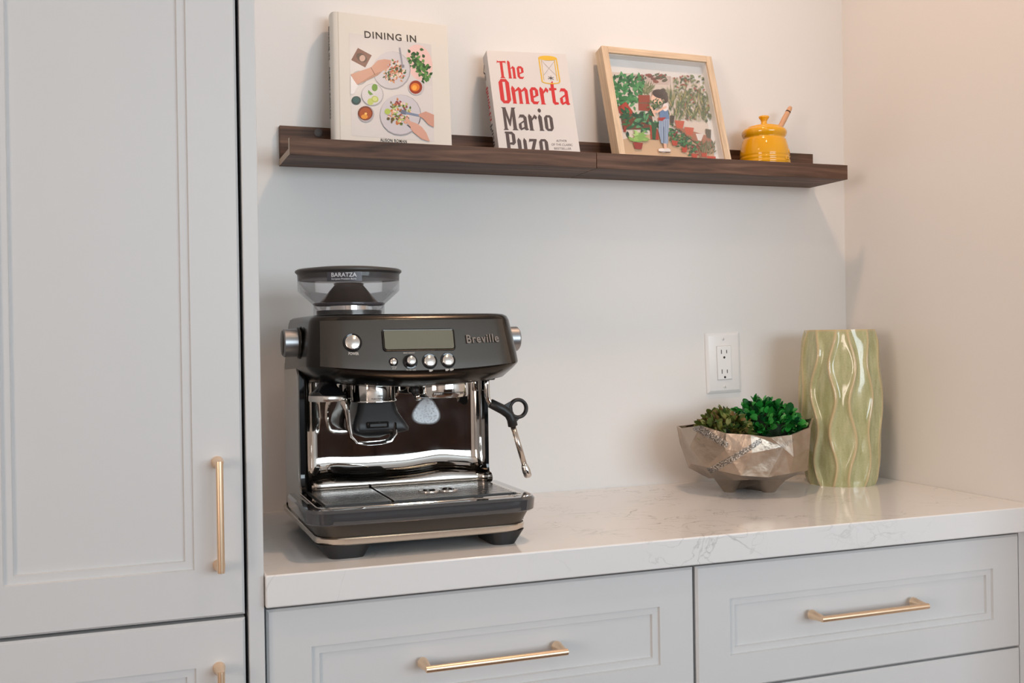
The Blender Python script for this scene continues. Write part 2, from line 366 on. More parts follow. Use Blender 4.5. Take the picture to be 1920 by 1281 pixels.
# ---------------------------------------------------------------- flat print helpers
def hom(src, dst):
    A = []
    for (x, y), (u, v) in zip(src, dst):
        A.append([x, y, 1, 0, 0, 0, -u*x, -u*y, -u]); A.append([0, 0, 0, x, y, 1, -v*x, -v*y, -v])
    h = np.linalg.svd(np.array(A, float))[2][-1].reshape(3, 3)
    def f(x, y):
        q = h @ np.array([x, y, 1.0]); return (q[0]/q[2], q[1]/q[2])
    return f
class Print:
    """Flat printed shapes on a plane (x right, z up, facing -y), stacked a few microns apart."""
    def __init__(s, f, y): s.f = f; s.y = y; s.b = mb(); s.k = 0
    def poly(s, pts, col):
        s.k += 1; s.b.c = s2l(*col); q = [s.f(*p) for p in pts]
        a = sum(q[i][0]*q[(i+1) % len(q)][1]-q[(i+1) % len(q)][0]*q[i][1] for i in range(len(q)))
        if a < 0: q = q[::-1]
        s.b.add([(x, s.y-s.k*4e-6, z) for x, z in q], [tuple(range(len(q)))])
    def ell(s, cx, cy, rx, ry, col, rot=0, n=20):
        c, t = math.cos(rot), math.sin(rot)
        s.poly([(cx+rx*math.cos(2*PI*i/n)*c-ry*math.sin(2*PI*i/n)*t, cy+rx*math.cos(2*PI*i/n)*t+ry*math.sin(2*PI*i/n)*c) for i in range(n)], col)
    def line(s, pts, wd, col):
        for (x0, y0), (x1, y1) in zip(pts, pts[1:]):
            L_ = math.hypot(x1-x0, y1-y0) or 1; nx, ny = -(y1-y0)/L_*wd/2, (x1-x0)/L_*wd/2
            s.poly([(x0+nx, y0+ny), (x1+nx, y1+ny), (x1-nx, y1-ny), (x0-nx, y0-ny)], col)
    def leaf(s, x, y, L_, wd, a, col):
        pts = [(0, 0), (.25, .5), (.55, .5), (1, 0), (.55, -.5), (.25, -.5)]; c, t = math.cos(a), math.sin(a)
        s.poly([(x+px_*L_*c-py_*wd*t, y+px_*L_*t+py_*wd*c) for px_, py_ in pts], col)
    def done(s, name, m, parent): return s.b.build(name, m, parent, True, colattr=True)
M_PRINT = attr_mat('gloss_print', .22)
M_PRINTM = attr_mat('matte_print', .55)
INK = mat('black_ink', (.018, .016, .015), .4)
M_PAGES = mat('paper_block', s2l(232, 224, 210), .8, bump=.3, bscale=60, stretch=(1, 40, 1), bdist=.0006)
rnd = random.Random(7)

def leaning(name, x, y, z, lean, yaw, roll, label, cat):
    R_ = Matrix.Rotation(yaw, 4, 'Z') @ Matrix.Rotation(-lean, 4, 'X') @ Matrix.Rotation(-roll, 4, 'Y')
    o = empty(name, (x, y, z), label, cat); o.rotation_euler = R_.to_euler(); return o
ZF = SZ + .0119

# ---- hardcover cookbook
BW, BH, BT = .2087, .252, .034; BZ = .0070
bk = leaning('cookbook', .1245, -.0939, ZF+.0074, .2004, 0, -.0351, 'cream hardcover cookbook with a food photograph and DINING IN on its cover', 'book')
M_CREAM = mat('cream_cover', s2l(220, 216, 208), .32)
box('front_cover', M_CREAM, bk, (.0085, BW, 0, .003, BZ, BH), .0008, True)
box('back_cover', M_CREAM, bk, (.0085, BW, BT-.003, BT, BZ, BH), .0008, True)
sp = mb(True); prof = []
for i in range(13):
    a = PI*i/12; prof.append((.0085-.0095*math.sin(a)**.7, BT/2-BT/2*math.cos(a)))
sp.rings([[(x, y, BZ) for x, y in prof]+[(x+.0025, .0025+(y)*(BT-.005)/BT, BZ) for x, y in prof[::-1]], [(x, y, BH) for x, y in prof]+[(x+.0025, .0025+(y)*(BT-.005)/BT, BH) for x, y in prof[::-1]]])
spo = sp.build('spine', M_CREAM, bk, True, auto=40)
box('page_block', M_PAGES, bk, (.006, BW-.004, .003, BT-.003, BZ+.003, BH-.003), 0, True)
box('hinge_groove', mat('cover_groove', s2l(198, 192, 182), .4), bk, (.0105, .0125, -.00015, .0006, BZ, BH), 0, True)
f1 = hom([(150, 50), (1175, 180), (165, 1195), (1222, 1250)], [(0, BH), (BW, BH), (0, .009), (BW, .016)])
P_ = Print(f1, -.0002)
P_.poly([(308, 240), (1035, 345), (1062, 1185), (325, 1130)], (214, 209, 208))
P_.poly([(320, 640), (1048, 700), (1062, 1185), (325, 1130)], (218, 213, 211))
P_.poly([(385, 370), (508, 435), (450, 540), (325, 475)], (118, 74, 66)); P_.ell(418, 455, 52, 34, (70, 42, 38), .6); P_.ell(425, 460, 26, 28, (196, 160, 146), .3)
P_.ell(930, 500, 112, 160, (232, 196, 190), -.3)
for i in range(90):
    t = rnd.random(); x = 870+130*t+rnd.gauss(0, 26); y = 430+190*t+rnd.gauss(0, 32)
    P_.leaf(x, y, 38, 24, rnd.uniform(0, 6.3), rnd.choice([(52, 98, 50), (78, 128, 62), (104, 152, 82), (40, 78, 44)]))
P_.ell(395, 630, 70, 62, (176, 170, 168)); P_.ell(395, 630, 60, 52, (214, 210, 208))
P_.ell(685, 568, 168, 166, (166, 162, 166)); P_.ell(682, 563, 162, 160, (205, 201, 206))
for i in range(130):
    a = rnd.uniform(0, 6.3); q = rnd.random()**.6*92; x = 700+q*math.cos(a)*1.15; y = 575+q*math.sin(a)
    P_.leaf(x, y, 30, 14, rnd.uniform(0, 6.3), rnd.choice([(58, 92, 46), (92, 122, 62), (196, 120, 96), (236, 214, 196), (186, 92, 62), (232, 190, 176), (70, 74, 44), (206, 152, 110)]))
P_.line([(755, 372), (782, 540)], 13, (150, 150, 160)); P_.line([(782, 520), (784, 545)], 26, (130, 130, 140))
P_.poly([(318, 610), (350, 640), (385, 700), (345, 770), (318, 770)], (232, 229, 230))
P_.poly([(320, 600), (500, 540), (560, 480), (620, 470), (680, 480), (676, 505), (640, 525), (660, 545), (600, 575), (545, 590), (480, 625), (375, 690), (340, 640)], (200, 150, 130))
P_.poly([(375, 690), (480, 625), (545, 590), (600, 575), (560, 610), (440, 665)], (176, 128, 110))
P_.line([(498, 540), (535, 605)], 6, (120, 74, 60))
P_.ell(512, 778, 100, 96, (170, 166, 170)); P_.ell(511, 776, 93, 90, (212, 208, 210))
P_.ell(532, 716, 26, 32, (104, 148, 52)); P_.poly([(475, 735), (520, 775), (490, 782), (473, 760)], (92, 140, 44)); P_.ell(495, 838, 28, 30, (188, 200, 110)); P_.ell(534, 816, 32, 28, (176, 190, 92), .4); P_.ell(534, 814, 22, 19, (208, 214, 140), .4)
P_.ell(368, 826, 42, 37, (34, 60, 66)); P_.ell(366, 822, 30, 26, (18, 84, 88))
P_.ell(455, 945, 72, 72, (178, 172, 176)); P_.ell(448, 938, 66, 62, (120, 50, 26)); P_.ell(450, 940, 54, 50, (168, 78, 34)); P_.ell(440, 968, 30, 20, (226, 150, 60)); P_.ell(452, 942, 12, 10, (250, 200, 110))
P_.ell(902, 716, 72, 66, (200, 194, 196)); P_.ell(896, 714, 58, 58, (150, 52, 28)); P_.ell(892, 714, 40, 36, (224, 124, 40)); P_.ell(886, 718, 22, 22, (244, 172, 72))
P_.ell(762, 955, 184, 178, (164, 160, 166)); P_.ell(759, 951, 178, 172, (204, 200, 206))
for i in range(120):
    a = rnd.uniform(0, 6.3); q = rnd.random()**.6*105; x = 752+q*math.cos(a); y = 935+q*math.sin(a)
    P_.leaf(x, y, 30, 16, rnd.uniform(0, 6.3), rnd.choice([(112, 138, 62), (78, 104, 52), (222, 160, 128), (238, 206, 190), (140, 64, 78), (196, 120, 70), (186, 200, 120), (110, 92, 60)]))
P_.ell(645, 925, 26, 26, (176, 196, 92)); P_.ell(652, 987, 14, 13, (96, 82, 46)); P_.ell(690, 993, 16, 17, (104, 84, 48))
P_.line([(770, 928), (945, 965)], 18, (126, 140, 166)); P_.line([(765, 925), (810, 935)], 34, (108, 116, 136))
P_.poly([(920, 950), (985, 925), (1058, 955), (1058, 1062), (1010, 1040), (960, 985), (925, 968)], (206, 156, 138))
P_.poly([(806, 970), (830, 985), (850, 1010), (905, 1030), (950, 1060), (990, 1110), (1022, 1187), (950, 1165), (880, 1110), (850, 1075), (835, 1040), (800, 1000)], (214, 166, 148))
P_.line([(935, 985), (925, 1030)], 4, (60, 56, 60)); P_.line([(820, 1040), (850, 1065)], 8, (80, 84, 96))
P_.done('cover_photograph', M_PRINT, bk)
p0 = f1(440, 283); p1 = f1(898, 325)
text_obj('cover_title', 'DINING IN', .0185, frame((p0[0], -.0003, p0[1]), (p1[0]-p0[0], 0, p1[1]-p0[1]), (0, 0, 1)), INK, bk, width=math.hypot(p1[0]-p0[0], p1[1]-p0[1]), space=1.15, bold=.0002)
p0 = f1(583, 1217); p1 = f1(820, 1232)
text_obj('author_name', 'ALISON ROMAN', .0080, frame((p0[0], -.0003, p0[1]+.0075), (p1[0]-p0[0], 0, p1[1]-p0[1]), (0, 0, 1)), INK, bk, width=math.hypot(p1[0]-p0[0], p1[1]-p0[1]), space=1.1, bold=.0001)
text_obj('spine_title', 'DINING IN   ALISON ROMAN', .0085, frame((-.0016, BT/2+.004, BH-.02), (0, 0, -1), (0, -1, 0)), INK, bk, width=.17)

# ---- paperback
PW, PH, PT = .1549, .2163, .026; PZ = .0074
pb = leaning('paperback', .4196, -.1017, ZF, .2726, -.0468, .0249, 'white paperback novel with red and black gothic lettering, between cookbook and frame', 'book')
M_PB = mat('paperback_cover', s2l(212, 208, 206), .35)
box('front_cover', M_PB, pb, (0, PW, 0, .0004, PZ, PH), 0, True); box('back_cover', M_PB, pb, (0, PW, PT-.0004, PT, PZ, PH), 0, True)
box('spine', M_PB, pb, (0, .0004, .0004, PT-.0004, PZ, PH), 0, True); box('page_block', M_PAGES, pb, (.0004, PW-.001, .0004, PT-.0004, PZ+.0005, PH-.0008), 0, True)
def R_(x0, y0, x1, y1): return [(x0, y0), (x1, y0), (x1, y1), (x0, y1)]
GL = {   # condensed gothic capitals and lower case, built of convex pieces; x-height .70
 'T': (.62, [[(0, .80), (.06, 1), (.10, .93), (.62, .96), (.62, .80), (.56, .86), (.06, .86)], [(.22, .08), (.40, .08), (.40, .92), (.22, .92)], [(.12, 0), (.50, 0), (.40, .09), (.22, .09)]]),
 'h': (.50, [[(0, .02), (.18, .02), (.18, .90), (.06, 1), (0, .92)], [(.14, .52), (.34, .70), (.48, .60), (.48, .50), (.30, .56)], R_(.30, .04, .48, .58), [(.26, 0), (.52, 0), (.48, .06), (.30, .06)], [(-.04, 0), (.22, 0), (.18, .06), (0, .06)]]),
 'e': (.46, [[(0, .10), (.17, .06), (.17, .62), (0, .58)], [(0, .58), (.12, .70), (.32, .70), (.44, .60), (.30, .57), (.17, .58)], R_(.28, .36, .45, .60), [(.12, .24), (.45, .36), (.45, .42), (.12, .32)], [(0, .12), (.12, 0), (.34, 0), (.46, .14), (.34, .11), (.17, .12)]]),
 'O': (.56, [[(0, .14), (.21, .10), (.21, .90), (0, .86)], [(.35, .10), (.56, .14), (.56, .86), (.35, .90)], [(0, .86), (.14, 1), (.42, 1), (.56, .86), (.35, .88), (.21, .88)], [(0, .14), (.14, 0), (.42, 0), (.56, .14), (.35, .12), (.21, .12)]]),
 'm': (.86, [[(0, .02), (.17, .02), (.17, .62), (.04, .74), (-.03, .62)], [(.34, .02), (.51, .02), (.51, .60), (.38, .70), (.34, .62)], [(.68, .02), (.85, .02), (.85, .58), (.72, .70), (.68, .62)], [(.15, .54), (.38, .70), (.42, .58), (.15, .48)], [(.49, .54), (.72, .70), (.76, .58), (.49, .48)], [(-.03, 0), (.20, 0), (.17, .06), (0, .06)], [(.31, 0), (.54, 0), (.51, .06), (.34, .06)], [(.65, 0), (.89, 0), (.85, .06), (.68, .06)]]),
 'r': (.46, [[(0, .02), (.18, .02), (.18, .62), (.04, .74), (-.03, .62)], [(.14, .50), (.34, .72), (.48, .60), (.40, .48), (.32, .56), (.18, .44)], [(-.03, 0), (.24, 0), (.18, .06), (0, .06)]]),
 't': (.38, [[(.06, .08), (.24, .06), (.24, .86), (.20, 1), (.06, .88)], [(-.04, .58), (.36, .62), (.36, .70), (-.04, .70)], [(.06, .10), (.16, 0), (.38, .02), (.38, .10), (.24, .12)]]),
 'a': (.50, [[(.30, .04), (.48, .04), (.48, .58), (.30, .62)], [(.02, .52), (.12, .70), (.34, .70), (.48, .58), (.30, .56), (.12, .58)], [(0, .10), (.16, .06), (.16, .34), (0, .28)], [(0, .28), (.30, .44), (.30, .36), (.16, .30)], [(0, .10), (.10, 0), (.30, .08), (.30, .16), (.16, .10)], [(.30, .05), (.40, 0), (.54, .04), (.48, .10)]]),
 'M': (.74, [[(.04, .06), (.20, .06), (.18, .96), (.04, .96)], [(.52, .06), (.72, .06), (.70, .96), (.54, .96)], [(.08, .98), (.22, .98), (.42, .30), (.34, .16)], [(.66, .98), (.54, .98), (.32, .30), (.38, .16)], [(-.04, 0), (.26, 0), (.20, .07), (.04, .07)], [(.46, 0), (.80, 0), (.72, .07), (.52, .07)], [(-.02, 1), (.24, 1), (.20, .94), (.04, .94)], [(.52, 1), (.78, 1), (.70, .94), (.54, .94)]]),
 'i': (.20, [[(0, .02), (.18, .02), (.18, .62), (.05, .74), (-.03, .62)], [(-.04, 0), (.24, 0), (.18, .06), (0, .06)], [(.09, .80), (.18, .86), (.18, .94), (.09, 1.0), (0, .94), (0, .86)]]),
 'o': (.48, [[(0, .12), (.18, .08), (.18, .62), (0, .58)], [(.30, .08), (.48, .12), (.48, .58), (.30, .62)], [(0, .58), (.12, .70), (.36, .70), (.48, .58), (.30, .60), (.18, .60)], [(0, .12), (.12, 0), (.36, 0), (.48, .12), (.30, .10), (.18, .10)]]),
 'P': (.54, [[(.04, .04), (.22, .04), (.22, .98), (.04, .98)], [(-.02, .94), (.04, 1), (.40, 1), (.54, .88), (.36, .88), (.22, .90)], [(.36, .54), (.54, .52), (.54, .88), (.36, .90)], [(.22, .44), (.42, .42), (.54, .52), (.36, .54), (.22, .52)], [(-.04, 0), (.30, 0), (.22, .06), (.04, .06)]]),
 'u': (.50, [[(0, .12), (.18, .08), (.18, .62), (.06, .74), (-.02, .62)], [(.30, .04), (.48, .04), (.48, .62), (.36, .74), (.30, .62)], [(0, .12), (.12, 0), (.30, .06), (.30, .14), (.18, .10)], [(.30, .04), (.40, 0), (.54, .04), (.48, .1)]]),
 'z': (.46, [[(0, .54), (.04, .70), (.44, .70), (.44, .62), (.04, .58)], [(.26, .64), (.44, .64), (.20, .08), (.02, .08)], [(.02, .12), (0, 0), (.42, 0), (.46, .16), (.40, .10)]]),
}
def gothic(P, word, u0, u1, vb, cap, col, f=None):
    tot = sum(GL[c][0] for c in word) + .10*(len(word)-1); k = (u1-u0)/tot; x = u0
    for c in word:
        wd, ps = GL[c]
        for p in ps: P.poly([(x+a*k, vb+b_*cap) for a, b_ in p], col)
        x += (wd+.10)*k
idf = lambda x, y: (x, y)
P_ = Print(idf, -.0001); RED = (198, 30, 38); INKG = (74, 64, 66)
gothic(P_, 'The', .0160, .0665, .1610, .0370, RED); gothic(P_, 'Omerta', .0150, .1480, .1105, .0490, RED)
gothic(P_, 'Mario', .0145, .1100, .0575, .0450, INKG); gothic(P_, 'Puzo', .0145, .0945, .0095, .0450, INKG)
YL = (222, 178, 46); dx0, dx1, dy0, dy1 = .0985, .1355, .1580, .2060
P_.ell((dx0+dx1)/2, dy1, .0182, .0050, YL)
P_.line([(dx0+.0012, dy1), (dx0+.0016, dy0)], .0024, YL); P_.line([(dx1-.0012, dy1), (dx1-.0008, dy0)], .0024, YL)
P_.line([(dx0+.0055, dy1-.004), (dx0+.0055, dy0+.002)], .0008, YL); P_.line([(dx1-.0055, dy1-.004), (dx1-.0055, dy0+.002)], .0016, YL)
for i in range(10):
    a0, a1 = PI+PI*i/10, PI+PI*(i+1)/10; cx = (dx0+dx1)/2
    P_.line([(cx+.0176*math.cos(a0), dy0+.0045*math.sin(a0)), (cx+.0176*math.cos(a1), dy0+.0045*math.sin(a1))], .0020, YL)
GR = (150, 140, 136)
P_.line([(dx0+.006, dy1-.006), (dx1-.006, dy0+.012)], .0005, GR); P_.line([(dx1-.006, dy1-.006), (dx0+.006, dy0+.012)], .0005, GR)
cx = (dx0+dx1)/2+.001; cy = dy0+.007
for a in range(6): P_.line([(cx, cy), (cx+.0062*math.cos(a*PI/3+.4), cy+.0046*math.sin(a*PI/3+.4))], .0010, (62, 54, 54))
P_.ell(cx, cy, .0020, .0016, (50, 44, 44))
P_.done('cover_lettering', M_PRINTM, pb)
M_GREYINK = mat('grey_ink', s2l(140, 130, 128), .5)
for i, (s, wd) in enumerate((('AUTHOR', .0205), ('OF THE CLASSIC', .0410), ('BESTSELLER', .0330))):
    text_obj('cover_blurb', s, .0062, frame((.1215, -.0002, .0365-i*.0078), (1, 0, 0), (0, 0, 1)), M_GREYINK, pb, align='CENTER', width=wd)
P_ = Print(lambda x, y: (x, y), 0.0); P_.b.M = Matrix(((0, 1, 0, -.00015), (0, 0, 1, PT/2), (1, 0, 0, 0), (0, 0, 0, 1))) ; P_.b.M = Matrix(((0, 1, 0, -.0002), (0, 0, 1, PT*.72), (-1, 0, 0, PH-.062), (0, 0, 0, 1)))
gothic(P_, 'Omerta', 0, .068, -.001, .0135, RED); gothic(P_, 'Puzo', .074, .118, -.001, .0135, INKG)
P_.line([(-.045, .004), (-.034, .012), (-.026, .004)], .003, (70, 64, 66)); P_.ell(-.020, .006, .006, .004, (160, 150, 146))
P_.done('spine_lettering', M_PRINTM, pb)

# ---- framed illustration
FW, FH, FT = .2465, .2478, .028; FZ = .0085
fr = leaning('framed_picture', .6536, -.1089, ZF, .2881, .0405, .0027, 'pale wood box frame holding a greenhouse illustration, leaning on the ledge', 'picture')
bw = .0135
box('frame_stile', M_PALEWOOD, fr, (0, bw, 0, FT, FZ, FH), .0008, True); box('frame_stile', M_PALEWOOD, fr, (FW-bw, FW, 0, FT, FZ, FH), .0008, True)
box('frame_rail', M_PALEWOODX, fr, (bw, FW-bw, 0, FT, FH-bw, FH), .0006, True); box('frame_rail', M_PALEWOODX, fr, (bw, FW-bw, 0, FT, FZ, FZ+bw), .0006, True)
M_MAT = mat('white_mount_board', s2l(232, 230, 228), .8)
box('mount_board', M_MAT, fr, (bw-.002, FW-bw+.002, .019, .022, FZ+bw-.002, FH-bw+.002), 0, True)
lin = mb(); t_ = .0015
lin.box(bw, bw+t_, .005, .019, FZ+bw, FH-bw); lin.box(FW-bw-t_, FW-bw, .005, .019, FZ+bw, FH-bw); lin.box(bw+t_, FW-bw-t_, .005, .019, FH-bw-t_, FH-bw); lin.box(bw+t_, FW-bw-t_, .005, .019, FZ+bw, FZ+bw+t_)
lin.build('inner_spacer', M_MAT, fr, True)
box('glass_pane', clear_mat('picture_glass', gloss=.25), fr, (bw-.001, FW-bw+.001, .003,   .0045, FZ+bw-.001, FH-bw+.001), 0, True)
IM = .0115
ix0, ix1, iz0, iz1 = bw+IM, FW-bw-IM, bw-.001, FH-bw-.030
f2 = hom([(262, 275), (1130, 370), (410, 1172), (1300, 1222)], [(ix0, iz1), (ix1, iz1), (ix0, .0245), (ix1, .0245)])
P_ = Print(f2, .0189); rnd = random.Random(11)
P_.poly([(262, 275), (1130, 370), (1300, 1222), (410, 1172)], (222, 208, 196))
P_.poly([(375, 980), (800, 900), (1265, 1000), (1300, 1222), (410, 1172)], (204, 172, 140))
P_.poly([(440, 300), (850, 330), (830, 420), (520, 400)], (206, 186, 178)); P_.line([(840, 330), (855, 560)], 8, (186, 170, 170))
DG, MG, LG, BG, RP = (30, 84, 52), (48, 118, 66), (112, 152, 84), (96, 110, 70), (178, 62, 44)
for i in range(16): P_.ell(500+rnd.random()*290, 345+rnd.gauss(0, 14), 30, 16, rnd.choice([(110, 52, 44), (140, 66, 50), (70, 72, 52)]), rnd.uniform(-.6, .6))
for i in range(26): P_.leaf(rnd.uniform(540, 800), rnd.uniform(300, 350), 26, 12, rnd.uniform(0, 6.3), rnd.choice([(72, 96, 66), DG, (150, 60, 50)]))
for i in range(60): P_.leaf(610+rnd.gauss(0, 20), 500+rnd.gauss(0, 16), rnd.uniform(70, 130), 9, -PI/2+rnd.uniform(-1.2, 1.2), rnd.choice([BG, (126, 134, 96), (150, 150, 116)]))
for i in range(40): P_.leaf(870+rnd.gauss(0, 14), 560+rnd.gauss(0, 20), rnd.uniform(80, 150), 9, -PI/2+rnd.uniform(-.9, .6), rnd.choice([(140, 146, 110), (160, 160, 128)]))
for i in range(150): P_.leaf(rnd.uniform(265, 560), rnd.uniform(320, 640), rnd.uniform(36, 80), rnd.uniform(18, 34), rnd.uniform(0, 6.3), rnd.choice([DG, MG, MG, (64, 140, 82), (84, 156, 96)])) if True else 0
P_.poly([(330, 640), (400, 590), (470, 690), (480, 720), (345, 710)], RP); P_.poly([(320, 640), (360, 620), (350, 710), (335, 710)], (156, 50, 38))
P_.poly([(525, 520), (640, 525), (640, 690), (530, 680)], (150, 66, 48)); P_.poly([(530, 595), (640, 600), (640, 615), (532, 610)], (120, 90, 70))
P_.poly([(345, 712), (660, 730), (690, 880), (372, 880)], (110, 62, 46))
for i in range(70): P_.leaf(rnd.uniform(380, 690), rnd.uniform(690, 900), rnd.uniform(60, 110), rnd.uniform(16, 30), rnd.uniform(0, 6.3), rnd.choice([DG, (24, 92, 60), MG, (18, 70, 56), (84, 150, 104)]))
P_.poly([(640, 830), (720, 880), (735, 990), (655, 985)], (168, 58, 44)); P_.poly([(655, 800), (715, 820), (700, 990), (668, 985)], DG)
P_.poly([(385, 850), (410, 850), (400, 910), (375, 905)], (150, 54, 42))
for i in range(230): 
    x = rnd.uniform(880, 1190); y = rnd.uniform(345, 780); P_.leaf(x+(y-345)*.12, y, rnd.uniform(26, 54), rnd.uniform(12, 24), rnd.uniform(0, 6.3), rnd.choice([(86, 112, 74), (108, 132, 92), (62, 94, 60), (140, 152, 112), (150, 70, 54), (176, 176, 146), (52, 84, 54)]))
for i in range(90): P_.leaf(rnd.uniform(830, 1240), rnd.uniform(560, 800), rnd.uniform(60, 130), 12, -PI/2+rnd.uniform(-.5, .5), rnd.choice([(74, 104, 62), (120, 138, 80), (156, 150, 96), (58, 90, 52)]))
P_.poly([(830, 830), (1235, 960), (1290, 1080), (1120, 1030), (880, 850)], (166, 104, 80)); P_.line([(880, 850), (1130, 1040), (1150, 1200)], 14, (140, 96, 76))
for (x, y) in ((935, 830), (1030, 900)): P_.poly([(x-48, y-40), (x+48, y-30), (x+32, y+45), (x-28, y+38)], (196, 86, 60))
P_.poly([(1095, 930), (1175, 935), (1150, 1005), (1118, 1000)], (226, 220, 216)); P_.poly([(840, 740), (885, 745), (875, 825), (842, 820)], (60, 58, 54)); P_.poly([(1190, 880), (1245, 890), (1245, 985), (1205, 975)], (64, 66, 54))
for i in range(150): 
    t = rnd.random(); P_.leaf(835+t*280+rnd.gauss(0, 24), 900+t*220+rnd.gauss(0, 36), rnd.uniform(22, 44), rnd.uniform(12, 20), rnd.uniform(0, 6.3), rnd.choice([DG, (36, 104, 62), (60, 132, 78), (130, 52, 50), (30, 90, 66)]))
for (x, y) in ((888, 1030), (985, 1100), (1085, 1165), (1180, 1150)): P_.poly([(x-30, y-26), (x+30, y-22), (x+22, y+26), (x-20, y+24)], RP)
for i in range(60): P_.leaf(rnd.uniform(1150, 1280), rnd.uniform(1040, 1150), rnd.uniform(30, 60), 10, -PI/2+rnd.uniform(-.8, .8), rnd.choice([(96, 110, 80), (140, 120, 96), (70, 92, 62)]))
P_.poly([(1205, 1165), (1292, 1170), (1300, 1222), (1212, 1216)], (192, 62, 46))
P_.poly([(470, 1020), (570, 1030), (556, 1095), (490, 1088)], (150, 50, 46))
for i in range(34):
    a = -PI/2+rnd.uniform(-1.9, 1.9); P_.leaf(522+rnd.gauss(0, 16), 985+rnd.gauss(0, 18), rnd.uniform(60, 105), rnd.uniform(16, 28), a, rnd.choice([(150, 190, 104), (176, 210, 130), (132, 176, 92)]))
# the standing figure: striped trousers, blue top, dark bun, armful of leaves
P_.ell(768, 1108, 44, 22, (236, 230, 226), .15); P_.ell(815, 1105, 34, 20, (226, 220, 216), .15); P_.line([(728, 1122), (845, 1126)], 8, (70, 58, 56))
P_.poly([(775, 1030), (805, 1030), (808, 1090), (782, 1090)], (232, 184, 160))
P_.poly([(728, 780), (832, 778), (815, 1040), (752, 1030), (724, 900)], (150, 170, 196))
for x in (745, 768, 792, 814): P_.line([(x, 790), (x+6, 1030)], 5, (104, 126, 160))
P_.line([(776, 860), (780, 1030)], 6, (70, 84, 116))
P_.poly([(735, 690), (780, 640), (815, 690), (832, 780), (730, 785)], (96, 132, 176)); P_.ell(792, 655, 30, 44, (240, 228, 226), .1)
P_.poly([(716, 765), (800, 762), (760, 802), (722, 795)], (170, 46, 48))
P_.line([(800, 650), (700, 710), (675, 690)], 22, (236, 190, 166)); P_.line([(640, 640), (690, 750)], 18, (236, 190, 166))
P_.ell(712, 570, 66, 60, (240, 198, 174), .3); P_.ell(735, 520, 78, 46, (46, 34, 34), .25); P_.ell(780, 560, 36, 58, (46, 34, 34), -.2); P_.ell(762, 488, 28, 24, (46, 34, 34)); P_.ell(690, 580, 14, 11, (236, 170, 156)); P_.ell(768, 588, 10, 13, (240, 198, 174))
for i in range(30): P_.leaf(690+rnd.gauss(0, 36), 630+rnd.gauss(0, 14), 36, 14, rnd.uniform(0, 6.3), rnd.choice([DG, (60, 100, 60), (96, 120, 72)]))
P_.done('illustration', M_PRINTM, fr)

# ---------------------------------------------------------------- honey pot
HX, HY, HZ = .9945, -.0618, ZF
M_YEL = mat('yellow_glaze', s2l(228, 163, 9), .10, coat=.5, var=.03, vscale=14)
hp = empty('honey_pot', (HX, HY, HZ), 'yellow glazed honey pot with ridged belly and embossed flowers on the ledge', 'pot')
prof = [(.036, 0), (.044, .002), (.0487, .012)]
for i in range(31):
    t = i/30; z = .012+.057*t; r = .0490*(1-.13*max(0, (t-.35)/.65)**2)
    for gz in (.020, .0275, .035): r -= .0013*math.exp(-((z-gz)/.0011)**2)
    prof.append((r, z))
prof += [(.0405, .0715), (.0400, .0735), (.0420, .0755), (.0440, .0800), (.0443, .0845), (.0425, .0890), (.0400, .0910), (.0365, .0910), (.0360, .0860), (.034, .05), (.030, .008)]
mb(True).lathe(prof, HX, HY, 64).build('pot_body', M_YEL, hp, auto=70)
lidm = mb(True).lathe([(.0355, .0895), (.0358, .0920), (.033, .0955), (.020, .0990), (.008, .1005), (.0064, .1018), (.0058, .1060), (.0068, .1095), (.0100, .1140), (.0106, .1162), (.0095, .1178), (.004, .1172)], HX, HY, 48)
lidm.v = [(x, y, z+HZ) for x, y, z in lidm.v]; lidm.build('lid', M_YEL, hp)
for c in hp.children:
    if c.name.startswith('pot_body'):
        for v in c.data.vertices: v.co.z += HZ
for (a, z, s) in ((-1.02, .027, 1.0), (-.62, .022, .85), (-.80, .042, .8), (-.38, .036, .8)):
    b = mb(True); nrm = Vector((math.cos(a), math.sin(a), 0)); tg = Vector((-math.sin(a), math.cos(a), 0)); r0 = .0482 if z < .04 else .0476
    for k in range(6):
        q = k*PI/3; c = Vector((HX, HY, HZ+z))+nrm*r0+(tg*math.cos(q)+Vector((0, 0, 1))*math.sin(q))*.0052*s
        M_ = Matrix.Translation(c); 
        rg = []
        for j in range(5):
            th = PI/2*j/4*.98
            rg.append([tuple(c+tg*math.cos(2*PI*i/10)*math.cos(th)*.0034*s+Vector((0, 0, 1))*math.sin(2*PI*i/10)*math.cos(th)*.0034*s+nrm*math.sin(th)*.0018) for i in range(10)])
        b.rings(rg, True, False, True)
    c = Vector((HX, HY, HZ+z))+nrm*r0
    b.rings([[tuple(c+tg*math.cos(2*PI*i/10)*math.cos(th)*.0024*s+Vector((0, 0, 1))*math.sin(2*PI*i/10)*math.cos(th)*.0024*s+nrm*math.sin(th)*.003) for i in range(10)] for th in (0, .4, .8, 1.2, 1.5)], True, False, True)
    b.build('embossed_flower', M_YEL, hp)
M_DIP = mat('beech_wood', s2l(206, 158, 122), .5, var=.08, vscale=40)
dp = empty('honey_dipper', (HX+.030, HY+.004, HZ+.070), 'wooden honey dipper handle poking out of the yellow pot', 'honey dipper')
d0 = Vector((HX+.028, HY, HZ+.082)); d1 = Vector((HX+.070, HY+.010, HZ+.1420)); dv = (d1-d0)
mb(True).tube([d0+dv*t for t in (0, .3, .55, .8, .95, 1.0, 1.02)], [.0046, .0052, .0056, .0052, .0047, .0036, .0012], 20).build('shaft', M_DIP, dp)
mb(True).tube([d0+dv*.80, d0+dv*.84], [.00535, .00525], 20).build('burnt_ring', mat('scorched_wood', s2l(70, 44, 32), .6), dp)

